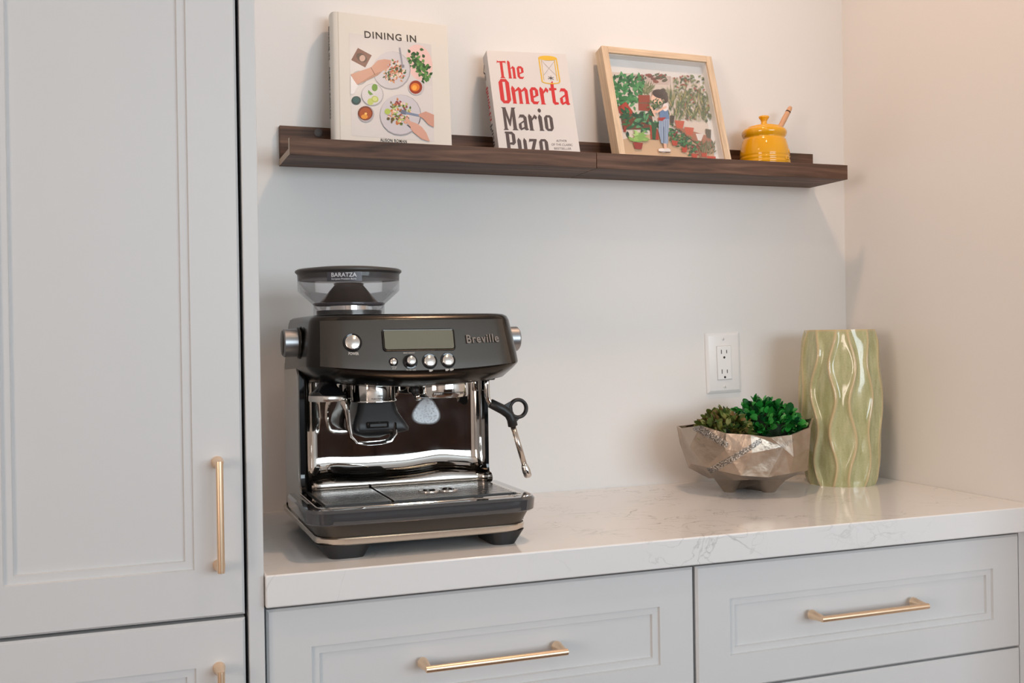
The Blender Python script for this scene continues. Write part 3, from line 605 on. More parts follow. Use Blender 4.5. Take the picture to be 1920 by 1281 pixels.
# ---------------------------------------------------------------- wall outlet
ol = empty('wall_outlet', (.9292, 0, 1.1398), 'white double power outlet on the wall between machine and vase', 'outlet')
ol.rotation_euler = (0, -.026, 0)
pl = mb(True); w2, h2 = .0397, .0615
pl.rings([[(sx*a, y, sz*c) for sx, sz in ((-1, -1), (1, -1), (1, 1), (-1, 1))] for a, c, y in ((w2, h2, 0), (w2, h2, -.0022), (w2-.0055, h2-.0055, -.0058), (w2-.0065, h2-.0065, -.0060))])
pl.build('cover_plate', M_WHITE, ol, True, bevel=.0008, seg=2, auto=25)
M_WHITE2 = mat('white_device', (.83, .84, .85), .25)
box('receptacle', M_WHITE2, ol, (-.0162, .0162, -.0078, -.0055, -.0337, .0337), .0008, True)
box('receptacle_gap', mat('grey_gap', (.5, .5, .5), .6), ol, (-.0170, .0170, -.0063, -.0050, -.0345, .0345), 0, True)
for cz in (.0193, -.0208):
    box('slot', INK, ol, (-.0072, -.0055, -.0080, -.0076, cz-.001, cz+.0075), 0, True); box('slot', INK, ol, (.0050, .0067, -.0080, -.0076, cz-.0002, cz+.0067), 0, True)
    mb(True, Matrix.Translation((0, -.0076, cz-.0083)) @ Matrix.Rotation(PI/2, 4, 'X')).lathe([(.0024, 0), (.0024, .0004)], n=16).build('ground_hole', INK, ol, True)
for cz in (.0485, -.0485):
    sc = mb(True, Matrix.Translation((0, -.0058, cz)) @ Matrix.Rotation(PI/2, 4, 'X')).lathe([(.0030, 0), (.0030, .0006), (.0022, .0012)], n=18).build('screw', M_WHITE, ol, True)
    box('screw_slot', mat('slot_grey', (.2, .2, .2), .6), sc, (-.0004, .0004, -.0072, -.0069, cz-.0022, cz+.0022), 0, True)

# ---------------------------------------------------------------- vase
VX, VY, VH = 1.1095, -.140, .302
def vase():
    nt_, nz = 360, 110; N = 13; rg = random.Random(5)
    ph = [rg.uniform(0, 6.28) for _ in range(N)]; lam = [rg.uniform(.125, .150) for _ in range(N)]; amp = [rg.uniform(.055, .105) for _ in range(N)]
    def R(z):
        t = z/VH; return .0585+.0155*math.sin(PI*min(1, max(0, (t*.90+.06))))**.75 + .004*t
    V = []; mk = []
    for j in range(nz+1):
        z = VH*j/nz; base = R(z); fade = min(1, (VH-z)/.03+.25)*min(1, z/.02+.4)
        cs = sorted(((2*PI*i/N+amp[i]*math.sin(2*PI*z/lam[i]+ph[i])) % (2*PI) for i in range(N)))
        for i in range(nt_):
            a = 2*PI*i/nt_
            nx = min((c-a) % (2*PI) for c in cs); pv = min((a-c) % (2*PI) for c in cs); gap = nx+pv
            t = pv/gap
            ridge = max(math.exp(-(nx/.050)**2), math.exp(-(pv/.075)**2))
            dip = math.sin(PI*t)
            saw = t*t*(3-2*t)
            r = base + fade*(.0042*ridge + .0032*(saw-.5)*(1-ridge) - .0022*dip)
            V.append((VX+r*math.cos(a), VY+r*math.sin(a), ZC+z)); m_ = max(math.exp(-(nx/.034)**2), math.exp(-(pv/.040)**2))
            m_ = max(m_, math.exp(-((VH-z)/.003)**2)); mk.append(m_)
    n_out = len(V)
    for j in range(24):
        z = VH-(VH-.012)*((j)/23)
        for i in range(nt_):
            a = 2*PI*i/nt_; r = R(z)-.0065 + (.0012*(j == 0)); V.append((VX+r*math.cos(a), VY+r*math.sin(a), ZC+z)); mk.append(1.0 if j == 0 else 0)
    F = []
    tot = len(V)//nt_
    for j in range(tot-1):
        for i in range(nt_):
            k = (i+1) % nt_; F.append((j*nt_+i, j*nt_+k, (j+1)*nt_+k, (j+1)*nt_+i))
    F.append(tuple(range(nt_-1, -1, -1))); F.append(tuple((tot-1)*nt_+i for i in range(nt_)))
    me = bpy.data.meshes.new('vase'); me.from_pydata([(x-VX, y-VY, z-ZC) for x, y, z in V], [], F)
    a = me.attributes.new('ridge', 'FLOAT', 'POINT'); a.data.foreach_set('value', mk)
    me.polygons.foreach_set('use_smooth', [True]*len(F)); me.update(); me.set_sharp_from_angle(angle=math.radians(70))
    m = bpy.data.materials.new('celadon_crackle_glaze'); m.use_nodes = True; n = m.node_tree.nodes; L = m.node_tree.links; b = n['Principled BSDF']
    b.inputs['Roughness'].default_value = .10; b.inputs['Coat Weight'].default_value = .3
    at = n.new('ShaderNodeAttribute'); at.attribute_name = 'ridge'
    tc = n.new('ShaderNodeTexCoord'); mp = n.new('ShaderNodeMapping'); mp.inputs['Scale'].default_value = (1, 1, .22); L.new(tc.outputs['Object'], mp.inputs[0])
    t = n.new('ShaderNodeTexNoise'); t.inputs['Scale'].default_value = 90; t.inputs['Detail'].default_value = 4; L.new(mp.outputs[0], t.inputs[0])
    r = n.new('ShaderNodeValToRGB'); r.color_ramp.elements[0].position = .35; r.color_ramp.elements[0].color = (*s2l(164, 165, 120), 1); r.color_ramp.elements[1].position = .7; r.color_ramp.elements[1].color = (*s2l(190, 189, 148), 1); L.new(t.outputs['Fac'], r.inputs[0])
    vo = n.new('ShaderNodeTexVoronoi'); vo.feature = 'DISTANCE_TO_EDGE'; vo.inputs['Scale'].default_value = 190; L.new(tc.outputs['Object'], vo.inputs[0])
    vr = n.new('ShaderNodeMapRange'); vr.inputs[1].default_value = 0; vr.inputs[2].default_value = .05; vr.inputs[3].default_value = .82; vr.inputs[4].default_value = 1; L.new(vo.outputs['Distance'], vr.inputs[0])
    mu = n.new('ShaderNodeMix'); mu.data_type = 'RGBA'; mu.blend_type = 'MULTIPLY'; mu.inputs[0].default_value = 1; L.new(r.outputs[0], mu.inputs[6]); L.new(vr.outputs[0], mu.inputs[7])
    mx = n.new('ShaderNodeMix'); mx.data_type = 'RGBA'; L.new(at.outputs['Fac'], mx.inputs[0]); L.new(mu.outputs[2], mx.inputs[6]); mx.inputs[7].default_value = (*s2l(200, 178, 138), 1)
    L.new(mx.outputs[2], b.inputs['Base Color'])
    me.materials.append(m)
    o = bpy.data.objects.new('vase', me); COL.objects.link(o); o.location = (VX, VY, ZC)
    tag(o, 'tall pale green glazed vase with wavy vertical ridges in the corner', 'vase')
vase()

# ---------------------------------------------------------------- crumpled metal bowl with greenery
BX, BY = .884, -.150
def bowl():
    rg = random.Random(52)
    NA = 15
    # coarse lattice of crumple vertices: (radius, height) per ring, jittered; facets are interpolated between them
    rows = [(.030, .031), (.072, .027), (.109, .048), (.121, .084), (.121, .119)]
    lat = []
    for j, (r, h) in enumerate(rows):
        row = []
        for i in range(NA):
            jr = rg.uniform(-1, 1)*[.002, .005, .006, .006, .005][j]; jh = rg.uniform(-1, 1)*[.002, .004, .010, .011, .003][j]
            row.append([r+jr, h+jh, rg.uniform(-.16, .16) if j not in (0,) else 0])
        lat.append(row)
    ang = lambda i: 2*PI*i/NA
    def setv(j, deg, r=None, h=None):
        i = round((deg % 360)/360*NA) % NA
        if r is not None: lat[j][i][0] = r
        if h is not None: lat[j][i][1] = h
    # rim outline: high on the left and right, a dip in front, a folded flap at the back left
    for deg, r_, h_ in ((0, .120, .126), (24, .118, .122), (48, .119, .120), (72, .119, .122), (96, .120, .121), (120, .122, .120), (144, .131, .120), (168, .124, .121), (192, .121, .131), (216, .117, .119),
                        (240, .116, .117), (264, .118, .112), (288, .117, .114), (312, .123, .123), (336, .131, .135)): setv(4, deg, r_, h_)
    setv(3, 144, .124, .088)
    nt_, nv = 330, 100; V = []; mk = []
    nr = len(rows)
    XYZ = [[(q[0]*math.cos(ang(i)+q[2]), q[0]*math.sin(ang(i)+q[2]), q[1]) for i, q in enumerate(row)] for row in lat]
    def sample(ii, jj, sa, sv):
        i = ii // sa % NA; k = (i+1) % NA; s = (ii % sa)/sa; j = min(int(jj // sv), nr-2); t = (jj-j*sv)/sv
        A, B, C, D = XYZ[j][i], XYZ[j][k], XYZ[j+1][i], XYZ[j+1][k]
        if (i*7+j*5+i*j) % 2:
            return [A[n]+(B[n]-A[n])*s+(C[n]-A[n])*t for n in range(3)] if s+t <= 1 else [D[n]+(C[n]-D[n])*(1-s)+(B[n]-D[n])*(1-t) for n in range(3)]
        return [A[n]+(B[n]-A[n])*s+(D[n]-B[n])*t for n in range(3)] if s >= t else [A[n]+(D[n]-C[n])*s+(C[n]-A[n])*t for n in range(3)]
    feet = [(-.0300, .006), (.0325, -.027), (.018, .038)]
    for j in range(nv+1):
        v = j/nv
        for i in range(nt_):
            x, y, h = sample(i, j, nt_//NA, nv//(nr-1))
            if h < .055:
                for fx, fy in feet:
                    d = math.hypot(x-fx, y-fy); wgt = max(0, 1-d/.032)
                    h = h*(1-min(1, wgt*1.6)) if wgt > 0 else h
            V.append((x, y, max(0, h))); 
            # hammered dark straps: one diagonal across the front, one under the rim at left, a small one at right
            m_ = 0.0
            def strap(x0, z0, x1, z1, wd):
                if .537*x+.843*y > -.03: return 0
                s_ = .843*x-.537*y; dx, dz = x1-x0, z1-z0; L2 = dx*dx+dz*dz; t = ((s_-x0)*dx+(h-z0)*dz)/L2
                if t < 0 or t > 1: return 0
                d = abs((s_-x0)*dz-(h-z0)*dx)/math.sqrt(L2); return 1.0 if d < wd*(1-.35*t) else 0.0
            m_ = max(strap(-.066, .046, .028, .107, .0062), strap(-.090, .130, -.030, .098, .0080), strap(.054, .090, .086, .106, .0050)*.4)
            mk.append(m_)
    F = []
    for j in range(nv):
        for i in range(nt_):
            k = (i+1) % nt_; F.append((j*nt_+i, j*nt_+k, (j+1)*nt_+k, (j+1)*nt_+i))
    F.append(tuple(range(nt_-1, -1, -1)))
    # inner skin
    b0 = len(V); nin = 30
    for j in range(nin+1):
        v = 1-j/nin*.86
        for i in range(nt_):
            x, y, h = sample(i, min(nv-1e-9, v*nv), nt_//NA, nv//(nr-1)) if j else sample(i, nv, nt_//NA, nv//(nr-1))
            r = math.hypot(x, y); k_ = max(.2, 1-.0035/r); V.append((x*k_, y*k_, h+(.003 if v < .7 else 0))); mk.append(0)
    for i in range(nt_): k = (i+1) % nt_; F.append((nv*nt_+i, nv*nt_+k, b0+k, b0+i))
    for j in range(nin):
        for i in range(nt_):
            k = (i+1) % nt_; F.append((b0+j*nt_+i, b0+j*nt_+k, b0+(j+1)*nt_+k, b0+(j+1)*nt_+i))
    F.append(tuple(b0+nin*nt_+i for i in range(nt_)))
    me = bpy.data.meshes.new('bowl'); me.from_pydata(V, [], F); a = me.attributes.new('strap', 'FLOAT', 'POINT'); a.data.foreach_set('value', mk)
    me.polygons.foreach_set('use_smooth', [True]*len(F)); me.update(); me.set_sharp_from_angle(angle=math.radians(7))
    m = bpy.data.materials.new('crumpled_champagne_metal'); m.use_nodes = True; n = m.node_tree.nodes; L = m.node_tree.links; b = n['Principled BSDF']
    b.inputs['Metallic'].default_value = 1; 
    at = n.new('ShaderNodeAttribute'); at.attribute_name = 'strap'; tc = n.new('ShaderNodeTexCoord')
    t = n.new('ShaderNodeTexNoise'); t.inputs['Scale'].default_value = 26; t.inputs['Detail'].default_value = 5; L.new(tc.outputs['Object'], t.inputs[0])
    r = n.new('ShaderNodeValToRGB'); r.color_ramp.elements[0].position = .3; r.color_ramp.elements[0].color = (.37, .295, .235, 1); r.color_ramp.elements[1].position = .7; r.color_ramp.elements[1].color = (.50, .41, .33, 1); L.new(t.outputs['Fac'], r.inputs[0])
    t2 = n.new('ShaderNodeTexNoise'); t2.inputs['Scale'].default_value = 420; t2.inputs['Detail'].default_value = 2; L.new(tc.outputs['Object'], t2.inputs[0])
    r2 = n.new('ShaderNodeValToRGB'); r2.color_ramp.elements[0].position = .45; r2.color_ramp.elements[0].color = (.16, .145, .13, 1); r2.color_ramp.elements[1].position = .62; r2.color_ramp.elements[1].color = (.55, .50, .45, 1); L.new(t2.outputs['Fac'], r2.inputs[0])
    mx = n.new('ShaderNodeMix'); mx.data_type = 'RGBA'; L.new(at.outputs['Fac'], mx.inputs[0]); L.new(r.outputs[0], mx.inputs[6]); L.new(r2.outputs[0], mx.inputs[7]); L.new(mx.outputs[2], b.inputs['Base Color'])
    mr = n.new('ShaderNodeMapRange'); mr.inputs[1].default_value = .35; mr.inputs[2].default_value = .65; mr.inputs[3].default_value = .34; mr.inputs[4].default_value = .48; L.new(t.outputs['Fac'], mr.inputs[0]); L.new(mr.outputs[0], b.inputs['Roughness'])
    t3 = n.new('ShaderNodeTexNoise'); t3.inputs['Scale'].default_value = 34; t3.inputs['Detail'].default_value = 3; L.new(tc.outputs['Object'], t3.inputs[0])
    b3 = n.new('ShaderNodeBump'); b3.inputs['Strength'].default_value = .55; b3.inputs['Distance'].default_value = .006; L.new(t3.outputs['Fac'], b3.inputs['Height'])
    bp = n.new('ShaderNodeBump'); bp.inputs['Distance'].default_value = .0012; L.new(t2.outputs['Fac'], bp.inputs['Height']); L.new(b3.outputs[0], bp.inputs['Normal'])
    st = n.new('ShaderNodeMapRange'); st.inputs[3].default_value = .06; st.inputs[4].default_value = .9; L.new(at.outputs['Fac'], st.inputs[0]); L.new(st.outputs[0], bp.inputs['Strength']); L.new(bp.outputs[0], b.inputs['Normal'])
    me.materials.append(m)
    o = bpy.data.objects.new('metal_bowl', me); COL.objects.link(o); o.location = (BX, BY, ZC)
    tag(o, 'crumpled champagne metal bowl on stub feet holding two green plants', 'bowl')
bowl()

def leaf_mesh(name, m, wd=.62, cup=.18):
    b = mb(True); pts = [(0, 0, 0), (.22, wd*.36, cup*.3), (.55, wd*.5, cup*.5), (.85, wd*.32, cup*.2), (1, 0, -.03), (.85, -wd*.32, cup*.2), (.55, -wd*.5, cup*.5), (.22, -wd*.36, cup*.3), (.3, 0, 0), (.65, 0, 0)]
    b.add(pts, [(0, 8, 1), (1, 8, 9, 2), (2, 9, 3), (3, 9, 4), (4, 9, 5), (5, 9, 6), (6, 9, 8, 7), (7, 8, 0)])
    me = bpy.data.meshes.new(name); me.from_pydata(b.v, [], b.f); me.materials.append(m); me.polygons.foreach_set('use_smooth', [True]*len(b.f)); me.update(); return me
def plant(name, label, cx, cy, cz, rx, ry, rz, cols, n, size, seed, wd, rough):
    rg = random.Random(seed)
    root = empty(name, (cx, cy, cz), label, 'plant')
    ms = [leaf_mesh('leaf', mat(name+'_leaf_%d' % i, s2l(*c), rough, spec=.45), wd) for i, c in enumerate(cols)]
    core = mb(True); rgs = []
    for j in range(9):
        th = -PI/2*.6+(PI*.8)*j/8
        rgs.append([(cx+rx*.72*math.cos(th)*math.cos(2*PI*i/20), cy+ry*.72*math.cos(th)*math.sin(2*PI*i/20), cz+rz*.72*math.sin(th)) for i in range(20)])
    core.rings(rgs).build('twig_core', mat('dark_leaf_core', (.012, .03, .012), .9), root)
    def xf():
        while True:
            u = rg.uniform(.02, 1); a = rg.uniform(0, 2*PI); s = math.sqrt(1-u*u); d = Vector((s*math.cos(a), s*math.sin(a), u))
            if d.y < .55: break
        k = rg.uniform(.74, 1.0); p = Vector((d.x*rx*k, d.y*ry*k, d.z*rz*k))
        t = (d+Vector((rg.gauss(0, .6), rg.gauss(0, .6), rg.gauss(0, .6)+.25))).normalized(); sz = size*rg.uniform(.75, 1.2)
        q = t.to_track_quat('X', 'Z').to_matrix().to_4x4() @ Matrix.Rotation(rg.uniform(-1.2, 1.2), 4, 'X')
        return Matrix.Translation(p) @ q @ Matrix.Diagonal((sz, sz, sz, 1))
    for i in range(min(n, 290)):
        o = bpy.data.objects.new('leaf', rg.choice(ms)); COL.objects.link(o); o.parent = root; o.matrix_local = xf()
    if n > 290:
        b = mb(True); src = ms[0]
        for i in range(n-290):
            b.M = xf() @ Matrix.Diagonal((.95, .95, .95, 1)); b.cur = rg.randrange(len(ms)); b.add([tuple(v.co) for v in src.vertices], [tuple(p.vertices) for p in src.polygons])
        o = b.build('fill_leaves', [m_.materials[0] for m_ in ms], root, True); o['kind'] = 'stuff'
plant('boxwood_ball', 'bright green boxwood ball in the metal bowl', .929, -.142, ZC+.104, .074, .066, .061, [(26, 112, 40), (40, 140, 52), (18, 84, 36), (12, 66, 34), (70, 160, 72)], 460, .0165, 3, .78, .35)
plant('succulent_clump', 'olive brown tinged green succulent clump in the metal bowl', .828, -.166, ZC+.103, .050, .046, .048, [(98, 112, 46), (80, 98, 40), (112, 118, 60), (112, 92, 52), (62, 84, 36), (90, 104, 44)], 330, .0170, 9, .6, .5)

# ---------------------------------------------------------------- espresso machine
MX = .1800
em = empty('espresso_machine', (MX, -.28, ZC), 'black stainless espresso machine with clear bean hopper and steam wand on the worktop', 'espresso machine')
def T(u, y, h): return (MX+u, y, ZC+h)
def rrect(u0, u1, y0, y1, rf, rb, n=8, nf=14, bow=0):
    """Outline, y0 = front, y1 = back; front edge subdivided and bowed outward."""
    p = []; W = (u1-u0)/2; c = (u0+u1)/2
    def arc(cx, cy, r, a0):
        for i in range(n+1):
            a = a0+PI/2*i/n; p.append((cx+r*math.cos(a), cy+r*math.sin(a)))
    arc(u0+rf, y0+rf, rf, PI)
    for i in range(1, nf):
        p.append((u0+rf+(u1-u0-2*rf)*i/nf, y0))
    arc(u1-rf, y0+rf, rf, 1.5*PI); arc(u1-rb, y1-rb, rb, 0); arc(u0+rb, y1-rb, rb, PI/2)
    if bow: p = [(u, y-bow*(1-((u-c)/W)**2)*max(0, min(1, (y0+rf+.02-y)/(rf+.02)))) for u, y in p]
    return p
def loft(levels, name, m, smooth=True, auto=35, cap0=True, cap1=True, lift=None, parent=em):
    """levels: (h, u0, u1, yfront, yback, rfront, rback, bow, lift)"""
    R = []
    for (h, u0, u1, y0, y1, rf, rb, bow, lf) in levels:
        W = (u1-u0)/2; c = (u0+u1)/2
        R.append([T(u, y, h+lf*((u-c)/W)**2*max(0, min(1, (y1-y)/(y1-y0)))) for u, y in rrect(u0, u1, y0, y1, rf, rb, bow=bow)])
    return mb(smooth).rings(R, True, cap0, cap1).build(name, m, parent, auto=auto)
# base: feet, chrome belt, drip tray
for s in (-1, 1):
    b = mb(True); a, c = (-.151, -.074) if s < 0 else (.092, .150)
    top = rrect(a, c, -.449, -.36, .022, .01, nf=4); ins = [(u*.985+(.004 if s < 0 else -.004), y) for u, y in rrect(a+(.009 if s < 0 else .012), c-(.018 if s < 0 else .010), -.446, -.37, .014, .006, nf=4)]
    b.rings([[T(u, y, 0) for u, y in ins], [T(u, y, .0195) for u, y in top]]).build('front_foot', M_BLACK, em, auto=40)
    box('rear_foot', M_BLACK, em, (MX+s*.11-.02, MX+s*.11+.02, -.17, -.13, ZC, ZC+.018), .003)
loft([(.013, -.14, .14, -.425, -.115, .03, .01, 0, 0), (.0195, -.146, .147, -.444, -.112, .034, .012, .002, 0)], 'base_pan', M_BLACK)
loft([(.0190, -.150, .151, -.4495, -.112, .036, .012, .003, 0), (.0205, -.1515, .1525, -.451, -.112, .036, .012, .003, 0), (.0275, -.1525, .1535, -.452, -.112, .036, .012, .003, 0), (.0290, -.1515, .1525, -.451, -.112, .036, .012, .003, 0)], 'chrome_belt', mat('satin_nickel', (.72, .65, .57), .22, 1.0))
loft([(.0292, -.1495, .1505, -.449, -.255, .034, .01, .003, 0), (.0470, -.1585, .1595, -.4535, -.255, .034, .01, .003, 0)], 'drip_tray', M_BSTEEL)
loft([(.0472, -.1640, .1650, -.4560, -.262, .034, .01, .003, 0), (.0490, -.1655, .1665, -.4575, -.262, .034, .01, .003, 0), (.0640, -.1665, .1675, -.4590, -.262, .034, .01, .003, 0), (.0678, -.1640, .1650, -.4560, -.262, .032, .01, .003, 0), (.0682, -.158, .159, -.450, -.262, .03, .01, .003, 0)], 'tray_cap', mat('smoked_gloss_plastic', (.045, .048, .053), .05, coat=1.0))
tf = loft([(.0683, -.150, .151, -.443, -.268, .022, .01, .003, 0), (.0692, -.149, .150, -.442, -.268, .022, .01, .003, 0)], 'tray_frame', M_STEEL)
def grate(u0, u1, y0, y1, n, holes=()):
    b = mb(); st = (y1-y0)/n
    def bar(xa, xb, ya, yb):
        z0, z1 = ZC+.0696, ZC+.0720
        b.cur = 1; b.add([(xa, ya, z0), (xb, ya, z0), (xb, yb, z0), (xa, yb, z0), (xa, ya, z1), (xb, ya, z1), (xb, yb, z1), (xa, yb, z1)], [(0, 1, 5, 4), (1, 2, 6, 5), (2, 3, 7, 6), (3, 0, 4, 7)])  # bar sides coloured near black, the slots' shade put into the colour
        b.cur = 0; b.add([(xa, ya, z1), (xb, ya, z1), (xb, yb, z1), (xa, yb, z1)], [(0, 1, 2, 3)])
    bar(MX+u0, MX+u0+.003, y0, y1); bar(MX+u1-.003, MX+u1, y0, y1)
    for i in range(n):
        y = y0+st*(i+.5); bar(MX+u0+.003, MX+u1-.003, y-st*.33, y+st*.33)
    return b.build('drip_grate', [mat('grate_steel', (.62, .58, .54), .22, 1.0), mat('slot_shade_black', (.02, .018, .016), .5)], em)
box('slot_shade_plate', mat('slot_shade_black', (.02, .018, .016), .5), em, (MX-.140, MX+.141, -.432, -.275, ZC+.0690, ZC+.0695))
grate(-.138, -.046, -.430, -.285, 14); grate(-.042, .139, -.430, -.285, 14)
for hx in (.026, .055):
    mb(True).lathe([(.0155, .0718), (.0155, .0735), (.0125, .0738), (.0105, .0722)], 0, 0, 28, False, False).build('spout_ring', M_STEEL, em, True).location = (hx, -.365+.28, 0)
    mb(True).lathe([(.0105, .0715), (.0105, .0724)], 0, 0, 28).build('float_window', M_GLOSSB, em, True).location = (hx, -.365+.28, 0)
# side cheeks: column at the back, sweeping forward along the tray
def cheek(s):
    prof = [(-.114, .016), (-.114, .260), (-.245, .260), (-.262, .246)]
    prof += [(-.262, .095)]
    for i in range(1, 9):
        a = PI/2*i/8*.80; prof.append((-.262-.040*(1-math.cos(a)), .095-.036*math.sin(a)))
    prof += [(-.400, .0500), (-.412, .040), (-.416, .030), (-.416, .0295), (-.30, .0292)]
    u = (-.1455, -.1365) if s < 0 else (.1450, .1555)
    b = mb(True); n_ = len(prof)
    v = [T(u[0], y, h) for y, h in prof]+[T(u[1], y, h) for y, h in prof]
    f = [tuple(range(n_)), tuple(range(2*n_-1, n_-1, -1))]+[(i, n_+i, n_+(i+1) % n_, (i+1) % n_) for i in range(n_)]
    b.add(v, f); o = b.build('side_cheek', M_GLOSSB, em, bevel=.0015, auto=30)
    # outer steel skin, set back from the cheek's front edge
    sk = [(y+.010 if y < -.2 else y, h) for y, h in prof[:-5]]+[(-.385, .0405), (-.392, .0310), (-.112, .0300)]
    b = mb(); uu = -.1466 if s < 0 else .1567; n_ = len(sk)
    b.add([T(uu, y, h) for y, h in sk]+[T(uu-s*.001, y, h) for y, h in sk], [tuple(range(n_)) if s < 0 else tuple(range(n_-1, -1, -1))]+[(i, n_+i, n_+(i+1) % n_, (i+1) % n_) for i in range(n_)])
    b.build('side_skin', M_BRUSH, em)
cheek(-1); cheek(1)
# column between the cheeks and the polished splash panel with its curved foot
box('rear_column', M_BLACK, em, (MX-.1362, MX+.1445, -.245, -.113, ZC+.03, ZC+.33))
def splash():
    """Polished panel: flat back, rounded inner corners, concave foot running out to a rolled lip."""
    prof = [(-.2545, .240), (-.2545, .200), (-.2545, .160), (-.2545, .130), (-.2545, .120), (-.2547, .112), (-.2560, .1035), (-.2585, .0965), (-.2625, .0910), (-.2675, .0875), (-.2730, .0860), (-.2790, .0858), (-.2840, .0850), (-.2880, .0825), (-.2898, .0790), (-.2895, .0755), (-.2870, .0725), (-.2830, .0710), (-.2740, .0705)]
    R = []
    nU = 48
    for y, h in prof:
        row = []
        for i in range(nU+1):
            u = -.1362+.281*i/nU; e = min(u+.1362, .1448-u); k = max(0, 1-e/.022)
            yy = y - .020*(1-math.sqrt(max(0, 1-k*k)))
            hump = .006*math.exp(-((u-.075)/.04)**2)+.003*math.exp(-((u+.10)/.03)**2)
            row.append(T(u, yy, h+(hump if .08 < h < .12 else 0)))
        R.append(row)
    b = mb(True).rings(R, False, False, False)
    return b.build('splash_panel', mat('mirror_panel', (.66, .63, .60), .045, 1.0, rvar=.02, vscale=30), em)
sp_ = splash()
# pale bluish speckled mark on the panel, fading out at its edge
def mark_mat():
    m = bpy.data.materials.new('pale_film'); m.use_nodes = True; n = m.node_tree.nodes; L = m.node_tree.links; b = n['Principled BSDF']; out = n['Material Output']
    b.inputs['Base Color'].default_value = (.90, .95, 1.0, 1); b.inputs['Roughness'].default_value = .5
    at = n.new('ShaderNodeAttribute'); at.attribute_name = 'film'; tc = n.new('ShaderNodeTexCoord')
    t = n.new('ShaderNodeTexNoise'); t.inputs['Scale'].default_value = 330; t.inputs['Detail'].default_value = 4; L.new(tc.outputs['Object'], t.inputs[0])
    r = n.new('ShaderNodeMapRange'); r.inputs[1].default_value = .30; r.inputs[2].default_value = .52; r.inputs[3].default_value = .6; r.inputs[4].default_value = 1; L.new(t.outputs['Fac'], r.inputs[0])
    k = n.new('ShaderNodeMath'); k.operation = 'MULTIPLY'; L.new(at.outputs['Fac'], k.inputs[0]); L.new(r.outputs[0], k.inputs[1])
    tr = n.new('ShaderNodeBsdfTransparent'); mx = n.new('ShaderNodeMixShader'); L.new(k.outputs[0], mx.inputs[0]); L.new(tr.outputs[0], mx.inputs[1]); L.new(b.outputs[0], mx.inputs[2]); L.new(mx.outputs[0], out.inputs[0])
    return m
b = mb(True); fv = []; rgm = []
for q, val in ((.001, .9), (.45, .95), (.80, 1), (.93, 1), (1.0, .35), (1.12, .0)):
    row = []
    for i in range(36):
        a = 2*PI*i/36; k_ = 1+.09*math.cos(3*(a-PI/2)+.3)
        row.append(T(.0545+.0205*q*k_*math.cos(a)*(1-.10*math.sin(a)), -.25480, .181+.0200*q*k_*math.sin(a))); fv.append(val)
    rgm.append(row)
b.rings(rgm, True, False, False); dm = b.build('pale_mark', mark_mat(), sp_)
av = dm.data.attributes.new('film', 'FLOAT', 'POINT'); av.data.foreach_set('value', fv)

# head
HL = [  # h, u0, u1, yfront, yback, rf, rb, bow, lift
 (.2265, -.128, .130, -.345, -.113, .040, .012, .010, .0085), (.2285, -.140, .142, -.362, -.112, .044, .014, .012, .0100), (.2420, -.1515, .1535, -.3790, -.111, .046, .016, .013, .0105),
 (.2490, -.1560, .1580, -.3850, -.111, .046, .016, .013, .0105), (.2520, -.1570, .1590, -.3858, -.111, .046, .016, .013, .0100), (.2750, -.1555, .1575, -.3800, -.111, .045, .016, .0125, .0045),
 (.3000, -.1530, .1545, -.3735, -.111, .044, .016, .012, .0015), (.3240, -.1495, .1505, -.3670, -.111, .042, .016, .0115, 0), (.3300, -.1470, .1480, -.3640, -.112, .041, .016, .011, 0), (.3330, -.1420, .1430, -.3580, -.114, .038, .014, .011, 0), (.3340, -.135, .136, -.350, -.118, .034, .01, .010, 0)]
HL = [(h, a_+.0095, b_+.0165, *r_) for h, a_, b_, *r_ in HL]
loft(HL, 'head_housing', M_BODY, auto=40)
def head_front(u, h):
    hs = [l[0] for l in HL]; g = lambda k: float(np.interp(h, hs, [l[k] for l in HL]))
    u0, u1 = g(1), g(2); W = (u1-u0)/2; c = (u0+u1)/2; rf = g(5); y = g(3); lf = g(8)
    e = W-rf
    if abs(u-c) > e: k = abs(u-c)-e; y0_ = y; y = y+rf-math.sqrt(max(0, rf*rf-k*k))
    y = y-g(7)*(1-((u-c)/W)**2)
    return y, h+lf*((u-c)/W)**2
def HP(u, h, out=0.0):
    """Point on the head's front at lateral u and height h (before the smile lift)."""
    y, hh = head_front(u, h); return Vector(T(u, y-out*.965, hh+out*.26))
def HF(u, h, out=0.0):
    p = HP(u, h, out); du_ = HP(u+.004, h, out)-HP(u-.004, h, out); dh_ = HP(u, h+.004, out)-HP(u, h-.004, out)
    M_ = frame(p, du_, dh_); return M_
R = []
for k in range(2):
    pass
g = mb(True); nU, nH = 40, 10; ul, ur = -.1330, .1520; hl, hh_ = .2515, .3245
grid = [[tuple(HP(ul+(ur-ul)*i/nU+(.004*(j/nH) if i == 0 else 0)-(.008*(j/nH) if i == nU else 0), hl+(hh_-hl)*j/nH, .0011)) for i in range(nU+1)] for j in range(nH+1)]
g.rings(grid, False, False, False)
edge = grid[0]+[r_[-1] for r_ in grid[1:]]+grid[-1][-2::-1]+[r_[0] for r_ in grid[-2:0:-1]]
g.rings([[tuple(Vector(p)+Vector((0, .0025, -.0006))) for p in edge], edge], True, False, False)
g.build('control_panel', M_BSTEEL, em, auto=40)
